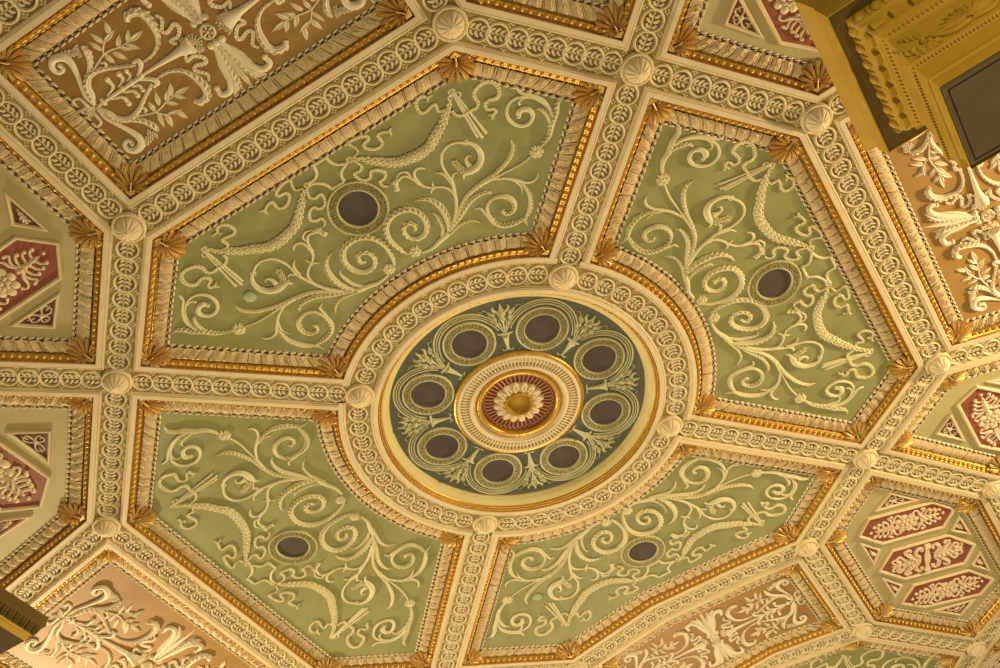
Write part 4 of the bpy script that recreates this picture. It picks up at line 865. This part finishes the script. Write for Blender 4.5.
for k in range(8):
    a0 = math.radians(45*k); vx, vy = .58*math.cos(a0), .58*math.sin(a0)
    mb = MB()
    for r, w in ((.180, .012), (.196, .009), (.212, .012)):
        pts = []
        for j in range(25):
            t = -1+2*j/24; b = a0+math.radians(t*98); rr = r+.012*max(0, abs(t)-.7)/.3
            pts.append((vx+rr*math.cos(b), vy+rr*math.sin(b)))
        stroke(mb, 'stem', pts, [w*.7, w, w, w, w*.7], RD)
    child(mb, 'arched_band', 'tealorn', T)
    a1 = math.radians(45*k+22.5)
    L = lambda r, s: (r*math.cos(a1)-s*math.sin(a1), r*math.sin(a1)+s*math.cos(a1))
    mb = MB()
    stroke(mb, 'stem', [L(.432, 0), L(.47, 0), L(.52, 0), L(.550, 0)], [.014, .020, .034, .056], RD)
    stroke(mb, 'stem', [L(.560, -.048), L(.555, 0), L(.560, .048)], [.014, .022, .014], RD)
    for s in (1, -1):
        stroke(mb, 'stem', [L(.44, s*.006), L(.432, s*.022), L(.442, s*.034)], [.008, .010, .008], RD)
        for q, rr in ((.016, .66), (.032, .655)):
            stroke(mb, 'stem', [L(.565, s*.006), L(.62, s*q), L(rr, s*q*1.5)], [.009, .008, .006], RD)
        for (r1, s1, r2, s2) in ((.655, .04, .70, .052), (.655, .045, .672, .078), (.695, .052, .735, .085), (.69, .05, .725, .052), (.62, .028, .645, .05)):
            stroke(mb, 'pet', [L(r1, s*s1), L(r2, s*s2)], [.027], RD)
        stroke(mb, 'stem', [L(.735, s*.085), L(.75, s*.105), L(.738, s*.12), L(.75, s*.135)], [.005, .005, .004, .003], RD, step=.006)
    stroke(mb, 'stem', [L(.565, 0), L(.63, 0), L(.665, 0)], [.010, .012, .030], RD)
    stroke(mb, 'stem', [L(.672, -.024), L(.668, 0), L(.672, .024)], [.008, .010, .008], RD)
    stroke(mb, 'leafc', [L(.675, 0), L(.71, 0), L(.745, 0)], [.034, .052, .022], RD)
    for s in (1, -1):
        stroke(mb, 'stem', [L(.70, 0), L(.722, s*.028), L(.742, s*.048), L(.760, s*.042)], [.020, .020, .017, .010], RD)
    stroke(mb, 'stem', [L(.735, 0), L(.775, 0)], [.022, .010], RD)
    child(mb, 'vase_motif', 'tealorn', T)
CLK = {0: 'right', 45: 'upper right', 90: 'top', 135: 'upper left', 180: 'left', 225: 'lower left', 270: 'bottom', 315: 'lower right'}
v1 = None
for k in range(8):
    a = math.radians(45*k); x, y = .58*math.cos(a), .58*math.sin(a)
    lab = 'dark grille in pale ornate ring on the grey green disc, at its '+CLK[45*k]
    if v1 is None: v1 = vent_thing(x, y, .162, lab, 'eight grilles around the central rosette', 'tealorn', RD, 1.035)
    else: copy_thing(v1, x, y, RD, lab)
T = thing('central_rosette', 'gilded circular rosette with red fluted dish at the centre of the medallion', 'rosette', 0, 0, RD)
mb = MB(); lathe(mb, 0, 0, [(.414, RD), (.413, -.078), (.408, -.070), (.400, -.066), (.394, -.068), (.391, -.070)], 128); child(mb, 'gilded_rim', 'gold', T)
mb = MB(); lathe(mb, 0, 0, [(.391, -.070), (.388, -.062), (.378, -.058), (.371, -.060)], 128)
lathe(mb, 0, 0, [(.312, -.060), (.306, -.055), (.298, -.055), (.292, -.062), (.288, -.070), (.284, -.066), (.278, -.072), (.274, -.080)], 128); child(mb, 'cream_ring', 'cream', T)
mb = MB(); lathe(mb, 0, 0, [(.372, -.0615), (.368, -.061), (.345, -.060), (.318, -.061), (.311, -.0615)], 96*8, 0, lambda a, r: (-.013 if math.cos(96*a) < .05 else 0)*(1 if .315 < r < .37 else 0)); child(mb, 'fluted_ring', 'guil', T, sharp=25)
mb = MB(); lathe(mb, 0, 0, [(.375, -.0735), (.308, -.0735)], 96)
child(mb, 'flute_bed', 'cell', T)
mb = MB(); lathe(mb, 0, 0, [(.275, -.082)]+[(.252+.020*math.cos(math.radians(q)), -.086+.026*math.sin(math.radians(q))) for q in range(10, 181, 17)]+[(.231, -.100)], 128); child(mb, 'gilded_torus', 'gold', T)
mb = MB(); lathe(mb, 0, 0, [(.232, -.100), (.200, -.110), (.150, -.108), (.10, -.100)], 96); child(mb, 'red_dish', 'deepred', T)
mb = MB()
for k in range(44):
    a = 2*math.pi*k/44; ca, sa = math.cos(a), math.sin(a); da = math.pi/44
    pts = [(r*math.cos(a+da*q), r*math.sin(a+da*q)) for r, q in ((.13, .82), (.17, .84), (.205, .80), (.218, .5), (.223, 0), (.218, -.5), (.205, -.80), (.17, -.84), (.13, -.82))]
    stroke(mb, 'stem', pts, [.0055]*9, -.106, step=.02)
child(mb, 'flute_lips', 'redflute', T)
mb = MB()
for k in range(16):
    a = 2*math.pi*k/16
    for da, r, rx, ry in ((0, .140, .025, .024), (.09, .120, .03, .013), (-.09, .120, .03, .013)):
        lump(mb, r*math.cos(a+da), r*math.sin(a+da), -.098, rx, ry, .020 if r > .13 else .026, a+da, nu=8)
for k in range(14):
    a = 2*math.pi*(k+.5)/14; lump(mb, .103*math.cos(a), .103*math.sin(a), -.095, .020, .015, .026, a, nu=8)
lathe(mb, 0, 0, [(.15, -.108), (.13, -.094), (.09, -.086)], 48)
child(mb, 'petals', 'cream', T)
mb = MB(); lathe(mb, 0, 0, [(.092, -.09), (.090, -.076), (.085, -.070), (.079, -.072), (.075, -.084), (.068, -.108), (.05, -.126), (.025, -.134), (.0001, -.136)], 64)
for k in range(36):
    a = 2*math.pi*k/36; lump(mb, .085*math.cos(a), .085*math.sin(a), -.068, .006, .006, .007, nu=6, nv=2)
child(mb, 'gilded_cup', 'cupgold', T)

# ------------------------------------------------------------------ entablature blocks
def block(T, P0, d1, d2, L1, L2, hb, tiers):
    """rectangular stepped block: corner P0, sides along d1 and d2; tiers = (name, material, [(inset, h)...])"""
    P0 = np.array(P0); d1 = np.array(d1); d2 = np.array(d2)
    def rect(u, ex=0.0): return [tuple(P0+d1*u+d2*u), tuple(P0+d1*(L1-u-ex)+d2*u), tuple(P0+d1*(L1-u-ex)+d2*(L2-u)), tuple(P0+d1*u+d2*(L2-u))]
    for nm, mt, prof, *ex in tiers:
        ex = ex[0] if ex else 0.0
        mb = MB(); cols = [rect(u, ex) for u, h in prof]
        mb.grid([[(*cols[j][i], hb+prof[j][1]) for j in range(len(prof))] for i in range(4)], closed_u=True)
        child(mb, nm, mt, T, smooth=False)
    return rect
e1 = np.array(N['9'])-np.array(N['3']); e1 = np.array([0.72971711, -0.68374918]); e2 = np.array([0.68374918, 0.72971711])
P0 = np.array([0.35001971, 2.91235408])
T = thing('entablature', 'olive ochre carved entablature block with dentils and shell frieze at top right', 'entablature', P0[0]+.4, P0[1], 1.0)
L1, L2 = .728, 1.9
rect = block(T, P0, e1, e2, L1, L2, 1.0, [
 ('corona', 'ochre', [(.25, -.17), (-.050, -.165), (-.045, -.151), (-.008, -.095), (-.006, -.088), (-.013, -.084), (-.013, -.064), (-.008, -.060), (-.008, -.042), (-.004, -.038), (-.004, -.020), (.001, -.016), (.001, 0), (.007, 0), (.007, -.006)]),
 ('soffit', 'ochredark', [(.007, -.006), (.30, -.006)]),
 ('egg_moulding_bed', 'ochre', [(.060, -.004), (.066, .030), (.074, .048), (.080, .052), (.082, .060), (.086, .074), (.25, .074)], .03),
 ('dentil_band', 'ochre', [(.082, .074), (.096, .080), (.100, .126), (.106, .130), (.25, .130)], .045),
 ('bed_mould', 'ochre', [(.098, .130), (.102, .147), (.110, .150), (.118, .172), (.126, .180), (.128, .190), (.122, .196), (.128, .200), (.25, .200)], .06),
 ('frieze', 'ochre', [(.124, .200), (.106, .455), (.25, .455)], .075),
 ('architrave', 'ochre', [(.100, .455), (.082, .462), (.082, .474), (.097, .492), (.097, .500), (.094, .575), (.25, .575)], .10),
 ('lower_fascia', 'ochre', [(.100, .575), (.100, .578), (.106, .590), (.103, .602), (.100, .655)], .145),
])
def side_walk(u, step, which, ex=0.0):
    r = rect(u, ex); A, B = {'left': (r[0], r[1]), 'top': (r[3], r[0]), 'end': (r[1], r[2])}[which]
    A, B = np.array(A), np.array(B); L = np.hypot(*(B-A)); n = int(L/step); st = L/n
    return [(A+(B-A)*(i+.5)/n, (B-A)/L) for i in range(n)], st
mb = MB(); ml = MB(); mt_ = MB(); mu_ = MB()
def lump3(mb, c, hc, d, out, r):
    """egg shape facing outward and down"""
    t = np.array([d[0], d[1], 0.0]); o_ = np.array([out[0], out[1], .0]); z = np.array([0, 0, 1.0])
    rows = []
    for i in range(7):
        el = i/6*math.pi; row = []
        for j in range(8):
            az = 2*math.pi*j/8
            p = t*r[0]*math.sin(el)*math.cos(az)+o_*r[1]*math.sin(el)*math.sin(az)-z*r[2]*math.cos(el)
            row.append((c[0]+p[0], c[1]+p[1], hc+p[2]))
        rows.append(row)
    mb.grid(rows, closed_v=True)
for wsd, out in (('left', -e2), ('top', -e1), ('end', e1)):
    pts, st = side_walk(.070, .070, wsd, .03)
    for c, d in pts:
        lump3(mb, c+out*.004, .022, d, out, (.0235, .020, .026))
        lump3(mb, c+d*st*.5+out*.002, .018, d, out, (.0085, .015, .028))
    pts, st = side_walk(.096, .078, wsd, .045)
    for c, d in pts:
        q = [c+d*s*.022+out*o_ for s, o_ in ((-1, -.010), (1, -.010), (1, .018), (-1, .018))]
        ml.add([(*p, .082) for p in q]+[(*p, .122) for p in q], [(0, 1, 2, 3), (4, 5, 6, 7), (0, 1, 5, 4), (1, 2, 6, 5), (2, 3, 7, 6), (3, 0, 4, 7)])
    for mt_x, u, hh, rr, stp, ex in ((mt_, .119, .168, .0065, .019, .06), (mu_, .091, .484, .0055, .014, .10)):
        pts, st = side_walk(u, stp, wsd, ex)
        for c, d in pts: lump3(mt_x, c+out*.003, hh, d, out, (rr*.8, rr, rr*1.5))
for m, nm, mt in ((mb, 'egg_and_dart', 'ochre'), (ml, 'dentils', 'ochre'), (mt_, 'carved_beading', 'ochre'), (mu_, 'architrave_beading', 'ochre')):
    m.v = [(x, y, h+1.0) for x, y, h in m.v]; child(m, nm, mt, T)
# shell and foliage carved on the frieze face
class Wall:
    """2-D relief drawn on a vertical face: s along the face, t downward"""
    def __init__(s, A, d, out, h0, h1, b0, b1): s.A = A; s.d = d; s.out = out; s.h0, s.h1, s.b0, s.b1 = h0, h1, b0, b1
    def to3(s, x, t, g):
        k = (t-s.h0)/(s.h1-s.h0); p = s.A+s.d*x+s.out*(g-(s.b0+(s.b1-s.b0)*k)); return (p[0], p[1], 1.0+t)
mb = MB()
W1 = Wall(P0, e2, -e1, .200, .455, .124, .106)
tmp = MB()
shells = []
for base_s in (.36, 1.02):
    tmp = MB()
    for k in range(-5, 6):
        a = k*.27; stroke(tmp, 'pet', [(base_s+.012*math.sin(a), .375-.012*math.cos(a)), (base_s+.115*math.sin(a), .375-.115*math.cos(a))], [.030], 0)
    for s in (1, -1):
        stroke(tmp, 'stem', [(base_s, .39), (base_s+s*.07, .40), (base_s+s*.12, .36), (base_s+s*.15, .32), (base_s+s*.17, .35), (base_s+s*.15, .37)], [.02, .02, .018, .016, .016, .02], 0)
        stroke(tmp, 'leaf', [(base_s+s*.12, .39), (base_s+s*.18, .40), (base_s+s*.23, .36), (base_s+s*.26, .29)], [.02, .035, .035, .01], 0)
        stroke(tmp, 'leaf', [(base_s+s*.14, .41), (base_s+s*.19, .42), (base_s+s*.23, .41)], [.016, .03, .008], 0)
        stroke(tmp, 'leaf', [(base_s+s*.15, .30), (base_s+s*.19, .27), (base_s+s*.22, .235)], [.014, .026, .008], 0)
    m_ = MB(); m_.v = [W1.to3(x, y, h) for x, y, h in tmp.v]; m_.f = list(tmp.f); child(m_, 'shell_carving', 'ochre', T)
mb = MB(); r = rect(.100, .165); mb.add([(*q, 1.655) for q in r], [(0, 1, 2, 3)])
r2 = rect(.104, .165); mb.add([(*q, 1.668) for q in r2]+[(*q, 1.655) for q in r2], [(0, 1, 2, 3), (0, 1, 5, 4), (1, 2, 6, 5), (2, 3, 7, 6), (3, 0, 4, 7)])
child(mb, 'soffit_board', 'soffit', T, smooth=False)
mb = MB(); r3 = rect(.118, .165); moulding(mb, r3, [(0, 1.6685), (0, 1.6700), (.004, 1.6700), (.004, 1.6685)]); child(mb, 'board_joint', 'dark', T, smooth=False)
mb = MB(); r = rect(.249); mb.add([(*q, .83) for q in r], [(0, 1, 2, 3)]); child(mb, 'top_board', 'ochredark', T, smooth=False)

g1 = np.array([0.69718775, -0.71688858]); g2 = np.array([-0.71688858, -0.69718775])
Q0 = np.array([-2.54133811, -0.92886319])
T = thing('cornice_block', 'dark olive carved cornice corner poking in at the lower left edge', 'cornice', Q0[0], Q0[1], 1.0)
rect = block(T, Q0, -g1, g2, 1.6, 1.3, 1.0, [
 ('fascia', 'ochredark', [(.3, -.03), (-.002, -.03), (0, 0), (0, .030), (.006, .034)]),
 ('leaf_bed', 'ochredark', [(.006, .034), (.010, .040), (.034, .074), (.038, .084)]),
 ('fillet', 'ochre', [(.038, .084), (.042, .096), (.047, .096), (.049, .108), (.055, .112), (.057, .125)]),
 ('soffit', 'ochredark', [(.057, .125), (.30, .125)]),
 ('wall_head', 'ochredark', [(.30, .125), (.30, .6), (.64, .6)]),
])
mb = MB()
for wsd, out in (('left', -g2), ('top', g1)):
    pts, st = side_walk(.020, .042, wsd)
    for c, d in pts:
        for s, rr in ((0, .010), (.28, .005), (-.28, .005)):
            for q in range(4):
                tq = q/3; cc = c-out*(.018*tq-.008); lump3(mb, cc+d*st*s, 1.040+.034*tq, d, out, (rr*(1-.3*tq), .008, .009))
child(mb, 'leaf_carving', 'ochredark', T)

for o in bpy.data.objects:
    if '_o' in o: del o['_o']
